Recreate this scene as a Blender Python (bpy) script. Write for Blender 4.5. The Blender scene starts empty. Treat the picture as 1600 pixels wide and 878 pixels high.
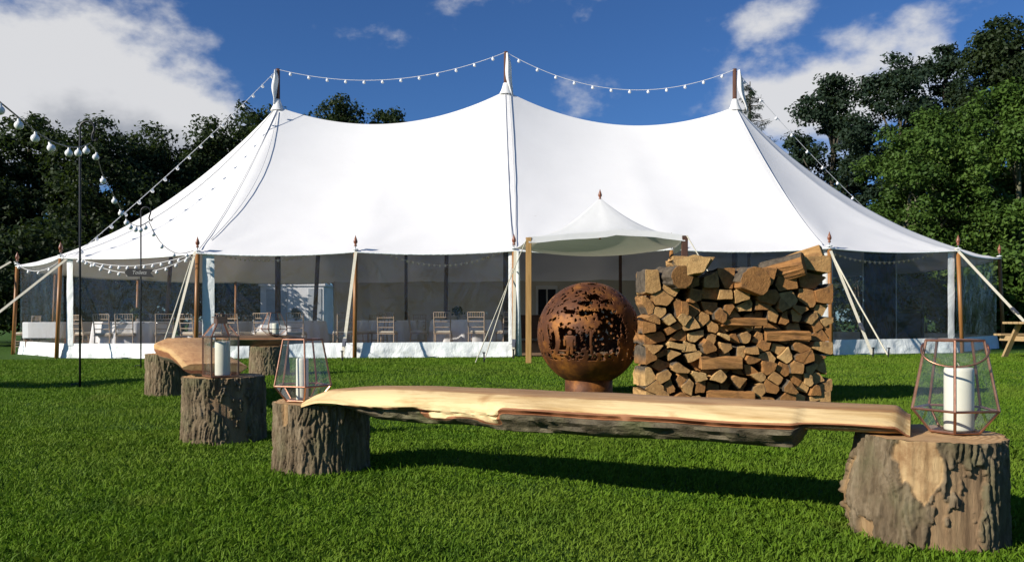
import bpy, bmesh, math, random
import numpy as np
from mathutils import Vector, Matrix, noise
R = math.radians
random.seed(7)
sc = bpy.context.scene
COL = sc.collection

# ------------------------------------------------------------------ camera
H = 0.737
cam = bpy.data.cameras.new('camera')
cam.sensor_width = 36.0
cam.lens = 36.0 * 1279 / 1600
cam.shift_y = 62.0 / 1600
cam.clip_start = 0.05
cam.clip_end = 3000
camo = bpy.data.objects.new('camera', cam)
camo.location = (0, 0, H)
camo.rotation_euler = (R(90), 0, 0)
COL.objects.link(camo)
sc.camera = camo

# ------------------------------------------------------------------ light
SX, SY = 1.65, 0.95                       # ground shadow offset per metre of height
sun_el = math.atan2(1, math.hypot(SX, SY))
w = bpy.data.worlds.new('World')
sc.world = w
w.use_nodes = True
NT = w.node_tree
NT.nodes.clear()
def wn(t, **k):
    n = NT.nodes.new(t)
    for a, b in k.items():
        setattr(n, a, b)
    return n
def wl(a, b): NT.links.new(a, b)
def wmath(op, a, b=None, clamp=False):
    n = wn('ShaderNodeMath', operation=op, use_clamp=clamp)
    for i, v in enumerate((a, b)):
        if v is None: continue
        if isinstance(v, (int, float)): n.inputs[i].default_value = v
        else: wl(v, n.inputs[i])
    return n.outputs[0]
def wvec(op, a, b):
    n = wn('ShaderNodeVectorMath', operation=op)
    for i, v in enumerate((a, b)):
        if isinstance(v, tuple): n.inputs[i].default_value = v
        else: wl(v, n.inputs[i])
    return n
sky = wn('ShaderNodeTexSky', sky_type='NISHITA')
sky.sun_disc = False
sky.sun_elevation = sun_el
sky.sun_rotation = math.atan2(-SX, -SY)   # the sun stands behind the camera, to the left
sky.air_density = 1.0
sky.dust_density = 0.15
sky.ozone_density = 4.0
sky.altitude = 600
tc = wn('ShaderNodeTexCoord')
D = tc.outputs['Generated']
def cloud_density(off):
    d = wvec('ADD', D, off).outputs[0]
    st = wvec('MULTIPLY', d, (1.0, 1.0, 1.6)).outputs[0]
    nz = wn('ShaderNodeTexNoise'); wl(st, nz.inputs['Vector'])
    nz.inputs['Scale'].default_value = 5.0; nz.inputs['Detail'].default_value = 9; nz.inputs['Roughness'].default_value = 0.56
    tot = wmath('MULTIPLY', wmath('SUBTRACT', nz.outputs['Fac'], 0.585), 4.6)
    # cloud banks: direction, size (x, y, z), weight
    for (cx, cy, cz), (sx, sy, sz), wt in (
            ((-0.53, 0.80, 0.225), (0.25, 0.3, 0.115), 1.5),
            ((-0.37, 0.88, 0.20), (0.20, 0.3, 0.075), 1.15),
            ((0.380, 0.885, 0.262), (0.110, 0.3, 0.058), 1.15),
            ((0.345, 0.92, 0.19), (0.12, 0.3, 0.085), 0.75),
            ((0.29, 0.91, 0.335), (0.05, 0.2, 0.03), 0.25),
            ((-0.16, 0.93, 0.32), (0.14, 0.3, 0.040), 0.75),
            ((0.52, 0.80, 0.33), (0.12, 0.3, 0.05), 0.22)):
        q = wvec('SUBTRACT', d, (cx, cy, cz)).outputs[0]
        q = wvec('DIVIDE', q, (sx, sy, sz)).outputs[0]
        ln = wn('ShaderNodeVectorMath', operation='LENGTH'); wl(q, ln.inputs[0])
        fall = wmath('SUBTRACT', 1.25, ln.outputs['Value'], clamp=True)
        tot = wmath('ADD', tot, wmath('MULTIPLY', fall, wt))
    return tot
dens = cloud_density((0, 0, 0))
above = cloud_density((-0.035, 0, 0.05))
mask = wn('ShaderNodeMapRange', interpolation_type='SMOOTHSTEP'); wl(dens, mask.inputs[0])
mask.inputs[1].default_value = 0.0; mask.inputs[2].default_value = 0.7
shade = wn('ShaderNodeMapRange', interpolation_type='SMOOTHSTEP'); wl(above, shade.inputs[0])
shade.inputs[1].default_value = 0.45; shade.inputs[2].default_value = 1.9
ccol = wn('ShaderNodeMix', data_type='RGBA')
wl(shade.outputs[0], ccol.inputs[0])
ccol.inputs[6].default_value = (9.0, 9.0, 9.1, 1)
ccol.inputs[7].default_value = (3.0, 3.3, 3.9, 1)
tint = wn('ShaderNodeMix', data_type='RGBA', blend_type='MULTIPLY')
tint.inputs[0].default_value = 1.0
wl(sky.outputs[0], tint.inputs[6]); tint.inputs[7].default_value = (0.52, 0.80, 1.16, 1)
skm = wn('ShaderNodeMix', data_type='RGBA')
wl(wmath('MULTIPLY', mask.outputs[0], 0.93), skm.inputs[0]); wl(tint.outputs[2], skm.inputs[6]); wl(ccol.outputs[2], skm.inputs[7])
bg = wn('ShaderNodeBackground'); bg.inputs['Strength'].default_value = 0.062
wl(skm.outputs[2], bg.inputs['Color'])
wo = wn('ShaderNodeOutputWorld'); wl(bg.outputs[0], wo.inputs['Surface'])

sl = bpy.data.lights.new('sun', 'SUN')
sl.energy = 4.8
sl.angle = R(0.53)
sl.color = (1.0, 0.93, 0.82)
so = bpy.data.objects.new('sun', sl)
so.rotation_euler = Vector((SX, SY, -1)).to_track_quat('-Z', 'Y').to_euler()
so.location = (-20, -12, 15)
COL.objects.link(so)
vs = sc.view_settings
vs.view_transform = 'Standard'; vs.look = 'None'; vs.gamma = 1.0; vs.exposure = 0.42
vs.use_curve_mapping = False
sc.cycles.max_bounces = 10
sc.cycles.transparent_max_bounces = 24
sc.cycles.caustics_reflective = False
sc.cycles.caustics_refractive = False
sc.cycles.use_denoising = True

# ------------------------------------------------------------------ helpers
def link(o): COL.objects.link(o); return o
def tag(o, label, cat, group=None):
    o['label'] = label; o['category'] = cat
    if group: o['group'] = group
    return o
def empty(name, loc, label, cat, group=None, rz=0):
    o = bpy.data.objects.new(name, None); o.empty_display_size = 0.1
    o.location = loc; o.rotation_euler = (0, 0, rz); link(o)
    return tag(o, label, cat, group)
def obj(name, me, parent=None, loc=None):
    o = bpy.data.objects.new(name, me); link(o)
    if parent is not None: o.parent = parent
    if loc is not None: o.location = loc
    return o
def copy_tree(o, parent=None):
    c = o.copy(); link(c)
    if parent is not None: c.parent = parent
    for ch in list(o.children): copy_tree(ch, c)
    return c
def mesh(name, v, f, mat=None, smooth=False, mats=None, fm=None):
    me = bpy.data.meshes.new(name)
    me.from_pydata([tuple(p) for p in v], [], f)
    for m in (mats or ([mat] if mat else [])): me.materials.append(m)
    if fm is not None: me.polygons.foreach_set('material_index', fm)
    if smooth: me.polygons.foreach_set('use_smooth', [True] * len(me.polygons))
    me.update(); return me
def np_mesh(name, V, F, mat, smooth=False):
    """V (n,3), F (m,k): fast mesh from numpy arrays"""
    me = bpy.data.meshes.new(name)
    m, k = F.shape
    me.vertices.add(len(V)); me.vertices.foreach_set('co', V.astype(np.float32).ravel())
    me.loops.add(m * k); me.loops.foreach_set('vertex_index', F.astype(np.int32).ravel())
    me.polygons.add(m); me.polygons.foreach_set('loop_start', (np.arange(m) * k).astype(np.int32))
    if smooth: me.polygons.foreach_set('use_smooth', np.ones(m, dtype=bool))
    me.materials.append(mat); me.update(calc_edges=True); return me
def attr(me, name, vals):
    a = me.attributes.new(name, 'FLOAT', 'POINT'); a.data.foreach_set('value', list(vals))
class MB:
    def __init__(s): s.v = []; s.f = []
    def add(s, v, f):
        b = len(s.v); s.v += [tuple(p) for p in v]; s.f += [tuple(i + b for i in q) for q in f]; return s
    def box(s, x0, x1, y0, y1, z0, z1, bev=0.0):
        if bev <= 0:
            v = [(x, y, z) for z in (z0, z1) for y in (y0, y1) for x in (x0, x1)]
            return s.add(v, [(0, 2, 3, 1), (4, 5, 7, 6), (0, 1, 5, 4), (2, 6, 7, 3), (0, 4, 6, 2), (1, 3, 7, 5)])
        bm = bmesh.new(); bmesh.ops.create_cube(bm, size=1)
        for q in bm.verts: q.co = Vector(((x0 + x1) / 2 + q.co.x * (x1 - x0), (y0 + y1) / 2 + q.co.y * (y1 - y0), (z0 + z1) / 2 + q.co.z * (z1 - z0)))
        bmesh.ops.bevel(bm, geom=bm.edges[:], offset=bev, segments=2, affect='EDGES')
        bm.verts.index_update()
        s.add([q.co for q in bm.verts], [tuple(q.index for q in f.verts) for f in bm.faces]); bm.free(); return s
    def tube(s, pts, r, n=8, cap=True):
        pts = [Vector(p) for p in pts]; k = len(pts)
        rs = r if isinstance(r, (list, tuple)) else [r] * k
        t0 = (pts[1] - pts[0]).normalized()
        u = t0.cross(Vector((0, 0, 1)) if abs(t0.z) < 0.9 else Vector((1, 0, 0))).normalized()
        v = []; f = []
        for i, p in enumerate(pts):
            t = (pts[min(i + 1, k - 1)] - pts[max(i - 1, 0)]).normalized()
            u = (u - t * u.dot(t)).normalized(); b = t.cross(u)
            for j in range(n):
                a = 2 * math.pi * j / n
                v.append(p + (u * math.cos(a) + b * math.sin(a)) * rs[i])
        for i in range(k - 1):
            for j in range(n):
                f.append((i * n + j, i * n + (j + 1) % n, (i + 1) * n + (j + 1) % n, (i + 1) * n + j))
        if cap: f.append(tuple(range(n - 1, -1, -1))); f.append(tuple((k - 1) * n + j for j in range(n)))
        return s.add(v, f)
    def lathe(s, prof, c=(0, 0, 0), n=20, cap=True):
        v = []; f = []; k = len(prof)
        for (r, z) in prof:
            for j in range(n):
                a = 2 * math.pi * j / n; v.append((c[0] + r * math.cos(a), c[1] + r * math.sin(a), c[2] + z))
        for i in range(k - 1):
            for j in range(n):
                f.append((i * n + j, i * n + (j + 1) % n, (i + 1) * n + (j + 1) % n, (i + 1) * n + j))
        if cap: f.append(tuple(range(n - 1, -1, -1))); f.append(tuple((k - 1) * n + j for j in range(n)))
        return s.add(v, f)
    def bar(s, p, q, w_, t_, up=(0, 0, 1)):
        """rectangular bar from p to q, width w_ (sideways) and thickness t_"""
        p = Vector(p); q = Vector(q); d = (q - p).normalized()
        sd = d.cross(Vector(up))
        if sd.length < 1e-4: sd = d.cross(Vector((0, 1, 0)))
        sd.normalize(); n_ = sd.cross(d)
        v = [e + sd * (a * w_ / 2) + n_ * (b * t_ / 2) for e in (p, q) for a, b in ((-1, -1), (1, -1), (1, 1), (-1, 1))]
        return s.add(v, [(0, 1, 2, 3), (7, 6, 5, 4), (0, 4, 5, 1), (1, 5, 6, 2), (2, 6, 7, 3), (3, 7, 4, 0)])
    def build(s, name, mat, parent=None, smooth=False, loc=None):
        return obj(name, mesh(name, s.v, s.f, mat, smooth), parent, loc)
def grid_faces(nu, nv, wrap=False):
    f = []
    for j in range(nv - 1):
        for i in range(nu if wrap else nu - 1):
            i2 = (i + 1) % nu
            f.append((j * nu + i, j * nu + i2, (j + 1) * nu + i2, (j + 1) * nu + i))
    return f
def sstep(a, b, x):
    t = min(1, max(0, (x - a) / (b - a))); return t * t * (3 - 2 * t)
def gz(x, y):                      # the lawn rises very slightly to the right by the tent
    return 0.006 * x * sstep(8, 15, y)
def at(px, py, d):                 # a place seen in the photograph, d metres away
    return Vector(((px - 800) / 1279 * d, d, H + (501 - py) / 1279 * d))

# ------------------------------------------------------------------ materials
class NB:
    def __init__(s, name):
        s.m = bpy.data.materials.new(name); s.m.use_nodes = True
        s.t = s.m.node_tree; s.t.nodes.clear()
        s.out = s.n('ShaderNodeOutputMaterial')
        s.tc = s.n('ShaderNodeTexCoord')
    def n(s, t, **k):
        q = s.t.nodes.new(t)
        for a, b in k.items(): setattr(q, a, b)
        return q
    def l(s, a, b): s.t.links.new(a, b)
    def put(s, sock, v):
        if isinstance(v, (int, float)): sock.default_value = v
        elif isinstance(v, tuple): sock.default_value = v if len(v) == 4 or sock.type == 'VECTOR' else (*v, 1)
        else: s.l(v, sock)
    def coord(s, scale=(1, 1, 1), which='Object'):
        mp = s.n('ShaderNodeMapping'); s.l(s.tc.outputs[which], mp.inputs[0]); mp.inputs['Scale'].default_value = scale
        return mp.outputs[0]
    def noise(s, scale, detail=5, rough=0.55, vec=None, dist=0.0):
        q = s.n('ShaderNodeTexNoise'); q.inputs['Scale'].default_value = scale; q.inputs['Detail'].default_value = detail
        q.inputs['Roughness'].default_value = rough; q.inputs['Distortion'].default_value = dist
        s.l(vec if vec is not None else s.tc.outputs['Object'], q.inputs['Vector']); return q.outputs['Fac']
    def ramp(s, fac, stops):
        q = s.n('ShaderNodeValToRGB'); s.l(fac, q.inputs[0]); e = q.color_ramp.elements
        while len(e) < len(stops): e.new(0.5)
        for i, (p, c) in enumerate(stops):
            e[i].position = p; e[i].color = (*c, 1) if isinstance(c, tuple) else (c, c, c, 1)
        return q.outputs[0]
    def mix(s, fac, a, b, blend='MIX'):
        q = s.n('ShaderNodeMix', data_type='RGBA', blend_type=blend)
        s.put(q.inputs[0], fac); s.put(q.inputs[6], a); s.put(q.inputs[7], b); return q.outputs[2]
    def math(s, op, a, b=0.0, clamp=False):
        q = s.n('ShaderNodeMath', operation=op, use_clamp=clamp); s.put(q.inputs[0], a); s.put(q.inputs[1], b); return q.outputs[0]
    def bump(s, h, strength=0.5, dist=0.01):
        q = s.n('ShaderNodeBump'); q.inputs['Strength'].default_value = strength; q.inputs['Distance'].default_value = dist
        s.l(h, q.inputs['Height']); return q.outputs[0]
    def attr(s, name):
        q = s.n('ShaderNodeAttribute', attribute_name=name); return q.outputs['Fac']
    def principled(s, col, rough=0.7, metal=0.0, normal=None, spec=0.4):
        q = s.n('ShaderNodeBsdfPrincipled'); s.put(q.inputs['Base Color'], col); s.put(q.inputs['Roughness'], rough)
        q.inputs['Metallic'].default_value = metal; q.inputs['Specular IOR Level'].default_value = spec
        if normal is not None: s.l(normal, q.inputs['Normal'])
        return q
    def sheet_fresnel(s, f0, k, normal=None):
        q = s.n('ShaderNodeLayerWeight'); q.inputs['Blend'].default_value = 0.5
        if normal is not None: s.l(normal, q.inputs['Normal'])
        return s.math('ADD', s.math('MULTIPLY', s.math('POWER', q.outputs['Facing'], 5.0), k), f0, clamp=True)
    def done(s, shader):
        s.l(shader, s.out.inputs['Surface']); return s.m
def simple(name, c1, c2, scale=8, rough=0.6, metal=0.0, bump=0.0, stretch=(1, 1, 1), spec=0.4, bdist=0.004):
    b = NB(name); v = b.coord(stretch)
    nz = b.noise(scale, 6, 0.6, v)
    col = b.ramp(nz, [(0.3, c1), (0.7, c2)])
    nm = b.bump(b.noise(scale * 2.5, 4, 0.6, v), bump, bdist) if bump else None
    return b.done(b.principled(col, rough, metal, nm, spec).outputs[0])

def m_canvas():
    b = NB('tent_canvas')
    nz = b.noise(0.6, 6, 0.6)
    col = b.ramp(nz, [(0.3, (0.80, 0.80, 0.79)), (0.7, (0.84, 0.84, 0.83))])
    # faint weathering specks
    sp = b.noise(9.0, 2, 0.5)
    col = b.mix(b.ramp(sp, [(0.74, 0.0), (0.80, 0.35)]), col, (0.55, 0.53, 0.48))
    nm = b.bump(b.noise(2.2, 5, 0.6), 0.12, 0.05)
    d = b.principled(col, 0.75, 0, nm, 0.25)
    t = b.n('ShaderNodeBsdfTranslucent'); t.inputs[0].default_value = (0.80, 0.78, 0.72, 1)
    mx = b.n('ShaderNodeMixShader'); mx.inputs[0].default_value = 0.10
    b.l(d.outputs[0], mx.inputs[1]); b.l(t.outputs[0], mx.inputs[2])
    return b.done(mx.outputs[0])
CANVAS = m_canvas()
def m_skirt():
    b = NB('skirt_fabric')
    v = b.coord((1, 1, 0.7))
    n1 = b.noise(3.0, 5, 0.6, v, 0.6)
    col = b.ramp(b.noise(2.0, 5), [(0.3, (0.72, 0.76, 0.75)), (0.7, (0.80, 0.82, 0.81))])
    gr = b.noise(12, 4)
    col = b.mix(b.ramp(gr, [(0.68, 0.0), (0.8, 0.4)]), col, (0.30, 0.36, 0.26))
    nm = b.bump(n1, 0.7, 0.06)
    return b.done(b.principled(col, 0.5, 0, nm, 0.4).outputs[0])
SKIRT = m_skirt()
def m_pvc():
    b = NB('clear_vinyl')
    v = b.coord((1.0, 1.0, 0.6))
    h = b.noise(2.6, 5, 0.6, v, 0.8)
    nm = b.bump(h, 0.9, 0.06)
    tr = b.n('ShaderNodeBsdfTransparent'); tr.inputs[0].default_value = (0.89, 0.88, 0.875, 1)
    gl = b.n('ShaderNodeBsdfGlossy'); gl.inputs['Roughness'].default_value = 0.06; b.l(nm, gl.inputs['Normal'])
    mx = b.n('ShaderNodeMixShader'); b.l(b.sheet_fresnel(0.05, 0.6, nm), mx.inputs[0])
    b.l(tr.outputs[0], mx.inputs[1]); b.l(gl.outputs[0], mx.inputs[2])
    df = b.n('ShaderNodeBsdfDiffuse'); df.inputs[0].default_value = (0.60, 0.59, 0.59, 1); b.l(nm, df.inputs['Normal'])
    m2 = b.n('ShaderNodeMixShader'); b.put(m2.inputs[0], b.ramp(b.noise(1.2, 6, 0.65, v), [(0.35, 0.004), (0.8, 0.035)]))
    b.l(mx.outputs[0], m2.inputs[1]); b.l(df.outputs[0], m2.inputs[2])
    return b.done(m2.outputs[0])
PVC = m_pvc()
def m_glass():
    b = NB('lantern_glass')
    tr = b.n('ShaderNodeBsdfTransparent'); tr.inputs[0].default_value = (0.93, 0.95, 0.95, 1)
    gl = b.n('ShaderNodeBsdfGlossy'); gl.inputs['Roughness'].default_value = 0.02
    mx = b.n('ShaderNodeMixShader'); b.l(b.sheet_fresnel(0.06, 0.8), mx.inputs[0])
    b.l(tr.outputs[0], mx.inputs[1]); b.l(gl.outputs[0], mx.inputs[2])
    df = b.n('ShaderNodeBsdfDiffuse'); df.inputs[0].default_value = (0.7, 0.72, 0.72, 1)
    m2 = b.n('ShaderNodeMixShader'); b.put(m2.inputs[0], b.ramp(b.noise(14, 5, 0.6), [(0.45, 0.012), (0.8, 0.07)]))
    b.l(mx.outputs[0], m2.inputs[1]); b.l(df.outputs[0], m2.inputs[2])
    return b.done(m2.outputs[0])
GLASS = m_glass()
COPPER = simple('aged_copper', (0.31, 0.15, 0.095), (0.47, 0.25, 0.165), 30, 0.36, 0.85, 0.1)
WAX = simple('candle_wax', (0.78, 0.74, 0.60), (0.84, 0.80, 0.68), 10, 0.45, 0, 0.05)
WICK = simple('wick_cotton', (0.5, 0.45, 0.35), (0.6, 0.55, 0.45), 40, 0.9)
POLE = simple('varnished_pole', (0.22, 0.095, 0.028), (0.36, 0.17, 0.055), 5, 0.42, 0, 0.2, (6, 6, 0.5))
POLED = simple('dark_pole_wood', (0.07, 0.035, 0.025), (0.12, 0.06, 0.04), 5, 0.45, 0, 0.2, (6, 6, 0.5))
FINIAL = simple('turned_finial_wood', (0.16, 0.05, 0.025), (0.26, 0.10, 0.05), 12, 0.35)
ROPE = simple('cream_webbing', (0.50, 0.47, 0.36), (0.66, 0.62, 0.50), 40, 0.8, 0, 0.3)
ROPEW = simple('grey_white_rope', (0.50, 0.50, 0.51), (0.66, 0.66, 0.66), 60, 0.8, 0, 0.3)
STEEL = simple('dull_steel', (0.22, 0.22, 0.22), (0.40, 0.39, 0.37), 30, 0.4, 0.9)
IRON = simple('black_iron', (0.008, 0.008, 0.010), (0.02, 0.02, 0.024), 20, 0.42)
CHALK = simple('chalkboard_black', (0.012, 0.012, 0.014), (0.022, 0.022, 0.024), 10, 0.7)
CHALKW = simple('chalk_white', (0.30, 0.30, 0.29), (0.55, 0.55, 0.53), 60, 0.9)
BULB = simple('opal_bulb', (0.80, 0.80, 0.80), (0.84, 0.84, 0.84), 5, 0.22, 0, 0, (1, 1, 1), 0.5)
CABLEW = simple('white_cable', (0.65, 0.65, 0.65), (0.75, 0.75, 0.75), 5, 0.5)
CABLEK = simple('grey_cable', (0.10, 0.11, 0.09), (0.18, 0.18, 0.15), 5, 0.5)
CLOTH = simple('white_linen', (0.76, 0.76, 0.77), (0.82, 0.82, 0.82), 6, 0.85, 0, 0.15)
LIME = simple('limewash_wood', (0.40, 0.30, 0.21), (0.54, 0.43, 0.32), 9, 0.55, 0, 0.2)
CUSH = simple('ivory_cushion', (0.62, 0.56, 0.45), (0.70, 0.64, 0.53), 9, 0.85)
BROWN = simple('brown_wood', (0.10, 0.05, 0.028), (0.17, 0.085, 0.045), 6, 0.5, 0, 0.2, (1, 1, 6))
MATTING = simple('coir_matting', (0.16, 0.10, 0.055), (0.25, 0.155, 0.085), 20, 0.95, 0, 0.4)
LINER = simple('wall_lining', (0.62, 0.585, 0.52), (0.70, 0.66, 0.59), 1.5, 0.85, 0, 0.3, (1, 1, 0.4), 0.2, 0.03)
NAVY = simple('dark_cloth', (0.010, 0.012, 0.022), (0.018, 0.020, 0.034), 6, 0.8)
BAR = simple('dark_bar_wood', (0.016, 0.014, 0.014), (0.034, 0.03, 0.028), 9, 0.5)
CABIN = simple('white_cabin_panel', (0.74, 0.76, 0.78), (0.80, 0.81, 0.83), 3, 0.45)
PICNIC = simple('picnic_timber', (0.34, 0.23, 0.11), (0.48, 0.34, 0.17), 6, 0.7, 0, 0.3, (1, 6, 6))

def wood_cut(name, a, b_, c, rings=True):
    b = NB(name)
    if rings:
        sp = b.n('ShaderNodeSeparateXYZ'); b.l(b.tc.outputs['Object'], sp.inputs[0])
        wv = b.n('ShaderNodeTexWave', wave_type='RINGS', rings_direction='Z'); wv.inputs['Scale'].default_value = 16
        wv.inputs['Distortion'].default_value = 2.2; wv.inputs['Detail'].default_value = 3; wv.inputs['Detail Scale'].default_value = 1.4
        b.l(b.tc.outputs['Object'], wv.inputs['Vector'])
        f = b.math('ADD', b.math('MULTIPLY', wv.outputs['Fac'], 0.3), b.math('MULTIPLY', b.noise(7, 6, 0.65), 0.75))
    else:
        f = b.noise(6, 6, 0.6)
    col = b.ramp(f, [(0.3, a), (0.55, b_), (0.8, c)])
    nm = b.bump(b.noise(60, 4, 0.7), 0.4, 0.004)
    return b.done(b.principled(col, 0.75, 0, nm, 0.25).outputs[0])
STUMPTOP = wood_cut('stump_cut_face', (0.30, 0.17, 0.075), (0.46, 0.28, 0.13), (0.58, 0.39, 0.20))
def m_bark(name, dark, mid, lite, bare1, bare2, moss):
    """bark where attribute 'bare' is 0, stripped wood where it is 1"""
    b = NB(name)
    v = b.coord((1, 1, 0.28))
    n1 = b.noise(22, 8, 0.65, v); n2 = b.noise(5, 5, 0.6)
    col = b.ramp(n1, [(0.3, dark), (0.5, mid), (0.72, lite)])
    col = b.mix(b.ramp(n2, [(0.48, 0.0), (0.66, 0.55)]), col, moss)
    wv = b.coord((1, 1, 0.12))
    wd = b.ramp(b.noise(26, 6, 0.6, wv), [(0.3, bare1), (0.7, bare2)])
    wd = b.mix(b.ramp(b.noise(12, 7, 0.7), [(0.46, 0.0), (0.66, 0.75)]), wd, (0.22, 0.115, 0.05))
    wa = b.ramp(b.noise(30, 6, 0.65, wv), [(0.3, (0.13, 0.085, 0.05)), (0.7, (0.30, 0.20, 0.115))])
    wd = b.mix(b.math('MULTIPLY', b.attr('aged'), b.ramp(b.noise(6, 4, 0.6), [(0.3, 0.6), (0.6, 1.0)])), wd, wa)
    col = b.mix(b.attr('bare'), col, wd)
    nm = b.bump(b.noise(90, 8, 0.8, v), 1.0, 0.008)
    return b.done(b.principled(col, 0.9, 0, nm, 0.15).outputs[0])
BARK = m_bark('oak_bark', (0.085, 0.060, 0.036), (0.18, 0.135, 0.082), (0.31, 0.245, 0.16), (0.30, 0.18, 0.08), (0.56, 0.40, 0.21), (0.12, 0.125, 0.06))
def m_plank(name, top1, top2, edge1, edge2):
    """sawn slab: 'zone' 0 = sawn top, 1 = pale sapwood edge, 2 = reddish inner bark, 3 = bark"""
    b = NB(name)
    v = b.coord((0.10, 1, 1))
    g = b.noise(34, 9, 0.72, v, 0.5); g2 = b.noise(6, 5, 0.6, b.coord((0.3, 1, 1)), 0.6)
    top = b.ramp(b.math('ADD', b.math('MULTIPLY', g, 0.6), b.math('MULTIPLY', g2, 0.4)), [(0.38, top1), (0.60, top2)])
    ck = b.noise(5, 3, 0.5, b.coord((0.22, 2.6, 1)), 0.5)
    top = b.mix(b.ramp(ck, [(0.66, 0.0), (0.72, 0.65)]), top, (0.20, 0.09, 0.04))
    edge = b.ramp(b.math('ADD', b.math('MULTIPLY', g2, 0.6), b.math('MULTIPLY', g, 0.4)), [(0.36, edge1), (0.54, edge2)])
    kn = b.noise(4.5, 4, 0.55, b.coord((0.7, 1, 1)), 0.8)
    edge = b.mix(b.ramp(kn, [(0.58, 0.0), (0.70, 0.75)]), edge, (0.36, 0.19, 0.07))
    red = b.ramp(g, [(0.3, (0.20, 0.075, 0.03)), (0.7, (0.38, 0.17, 0.075))])
    bn = b.noise(14, 7, 0.65, b.coord((0.5, 1, 1)))
    bark = b.ramp(bn, [(0.3, (0.05, 0.04, 0.026)), (0.5, (0.105, 0.085, 0.05)), (0.75, (0.19, 0.165, 0.10))])
    bark = b.mix(b.ramp(b.noise(4, 4), [(0.45, 0.0), (0.62, 0.55)]), bark, (0.10, 0.115, 0.035))
    z = b.attr('zone')
    zn = b.math('ADD', z, b.math('MULTIPLY', b.math('SUBTRACT', b.noise(18, 5, 0.6, b.coord((0.4, 1, 1))), 0.5), 0.5))
    col = b.mix(b.ramp(b.math('DIVIDE', zn, 3.0), [(0.14, 0.0), (0.20, 1.0)]), top, edge)
    col = b.mix(b.ramp(b.math('DIVIDE', zn, 3.0), [(0.48, 0.0), (0.52, 1.0)]), col, red)
    bm_ = b.ramp(b.math('DIVIDE', zn, 3.0), [(0.80, 0.0), (0.84, 1.0)])
    col = b.mix(bm_, col, bark)
    nm = b.bump(b.math('ADD', b.math('MULTIPLY', b.noise(90, 5, 0.7, v), 0.6), b.math('MULTIPLY', b.math('MULTIPLY', bn, bm_), 4.0)), 0.7, 0.010)
    return b.done(b.principled(col, 0.68, 0, nm, 0.3).outputs[0])
SLAB = m_plank('sawn_slab', (0.27, 0.14, 0.055), (0.52, 0.32, 0.15), (0.44, 0.27, 0.10), (0.76, 0.57, 0.29))
SLABR = m_plank('warm_slab', (0.40, 0.19, 0.07), (0.62, 0.36, 0.155), (0.52, 0.30, 0.11), (0.68, 0.44, 0.19))
SLABD = m_plank('shaded_slab', (0.10, 0.06, 0.035), (0.17, 0.11, 0.065), (0.09, 0.055, 0.03), (0.15, 0.09, 0.05))  # darker copy of the slab colours: the back bench's shade is painted in
def m_log():
    """firewood: 'face' 1 on the split or sawn wood, 0 on bark; colour differs from log to log"""
    b = NB('firewood')
    oi = b.n('ShaderNodeObjectInfo')
    g = b.noise(22, 8, 0.75, b.coord((1, 0.3, 1)))
    g = b.math('ADD', b.math('MULTIPLY', b.math('SUBTRACT', g, 0.5), 1.8), 0.5, clamp=True)
    w1 = b.mix(g, (0.19, 0.082, 0.026), (0.47, 0.235, 0.08))
    w2 = b.mix(g, (0.36, 0.20, 0.075), (0.70, 0.47, 0.20))
    wood = b.mix(b.ramp(oi.outputs['Random'], [(0.35, 0.0), (0.95, 1.0)]), w1, w2)
    dk = b.noise(7, 4, 0.6)
    wood = b.mix(b.ramp(dk, [(0.50, 0.0), (0.68, 0.7)]), wood, (0.10, 0.055, 0.03))
    bk = b.ramp(b.noise(18, 6, 0.65), [(0.3, (0.05, 0.04, 0.03)), (0.7, (0.15, 0.12, 0.085))])
    col = b.mix(b.attr('face'), bk, wood)
    nm = b.bump(b.noise(45, 8, 0.75, b.coord((1, 0.25, 1))), 1.0, 0.012)
    return b.done(b.principled(col, 0.85, 0, nm, 0.2).outputs[0])
LOG = m_log()
def m_rust():
    b = NB('rusted_steel')
    n1 = b.noise(5, 8, 0.65); n2 = b.noise(26, 6, 0.65)
    col = b.ramp(n1, [(0.28, (0.030, 0.011, 0.005)), (0.5, (0.12, 0.040, 0.010)), (0.72, (0.40, 0.155, 0.024))])
    col = b.mix(b.ramp(n2, [(0.45, 0.0), (0.75, 0.5)]), col, (0.08, 0.028, 0.012))
    nm = b.bump(n2, 0.3, 0.003)
    return b.done(b.principled(col, 0.62, 0.25, nm, 0.4).outputs[0])
RUST = m_rust()
def m_leaf(name, c1, c2, c3):
    b = NB(name)
    oi = b.n('ShaderNodeObjectInfo')
    n1 = b.noise(0.55, 3, 0.6); n2 = b.noise(6.0, 3, 0.6)
    col = b.ramp(b.math('ADD', b.math('MULTIPLY', n1, 0.6), b.math('MULTIPLY', n2, 0.4)), [(0.32, c1), (0.5, c2), (0.68, c3)])
    col = b.mix(b.math('MULTIPLY', oi.outputs['Random'], 0.35), col, c1)
    p = b.principled(col, 0.6, 0, None, 0.2)
    t = b.n('ShaderNodeBsdfTranslucent'); b.l(b.mix(0.6, col, (0.10, 0.16, 0.02)), t.inputs[0])
    mx = b.n('ShaderNodeMixShader'); mx.inputs[0].default_value = 0.22
    b.l(p.outputs[0], mx.inputs[1]); b.l(t.outputs[0], mx.inputs[2])
    return b.done(mx.outputs[0])
LEAFD = m_leaf('dark_foliage', (0.014, 0.024, 0.010), (0.024, 0.042, 0.014), (0.045, 0.065, 0.020))  # leaf colours darkened to carry the shade of the left-hand wood
LEAFG = m_leaf('green_foliage', (0.030, 0.062, 0.012), (0.064, 0.125, 0.018), (0.12, 0.19, 0.034))
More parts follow.
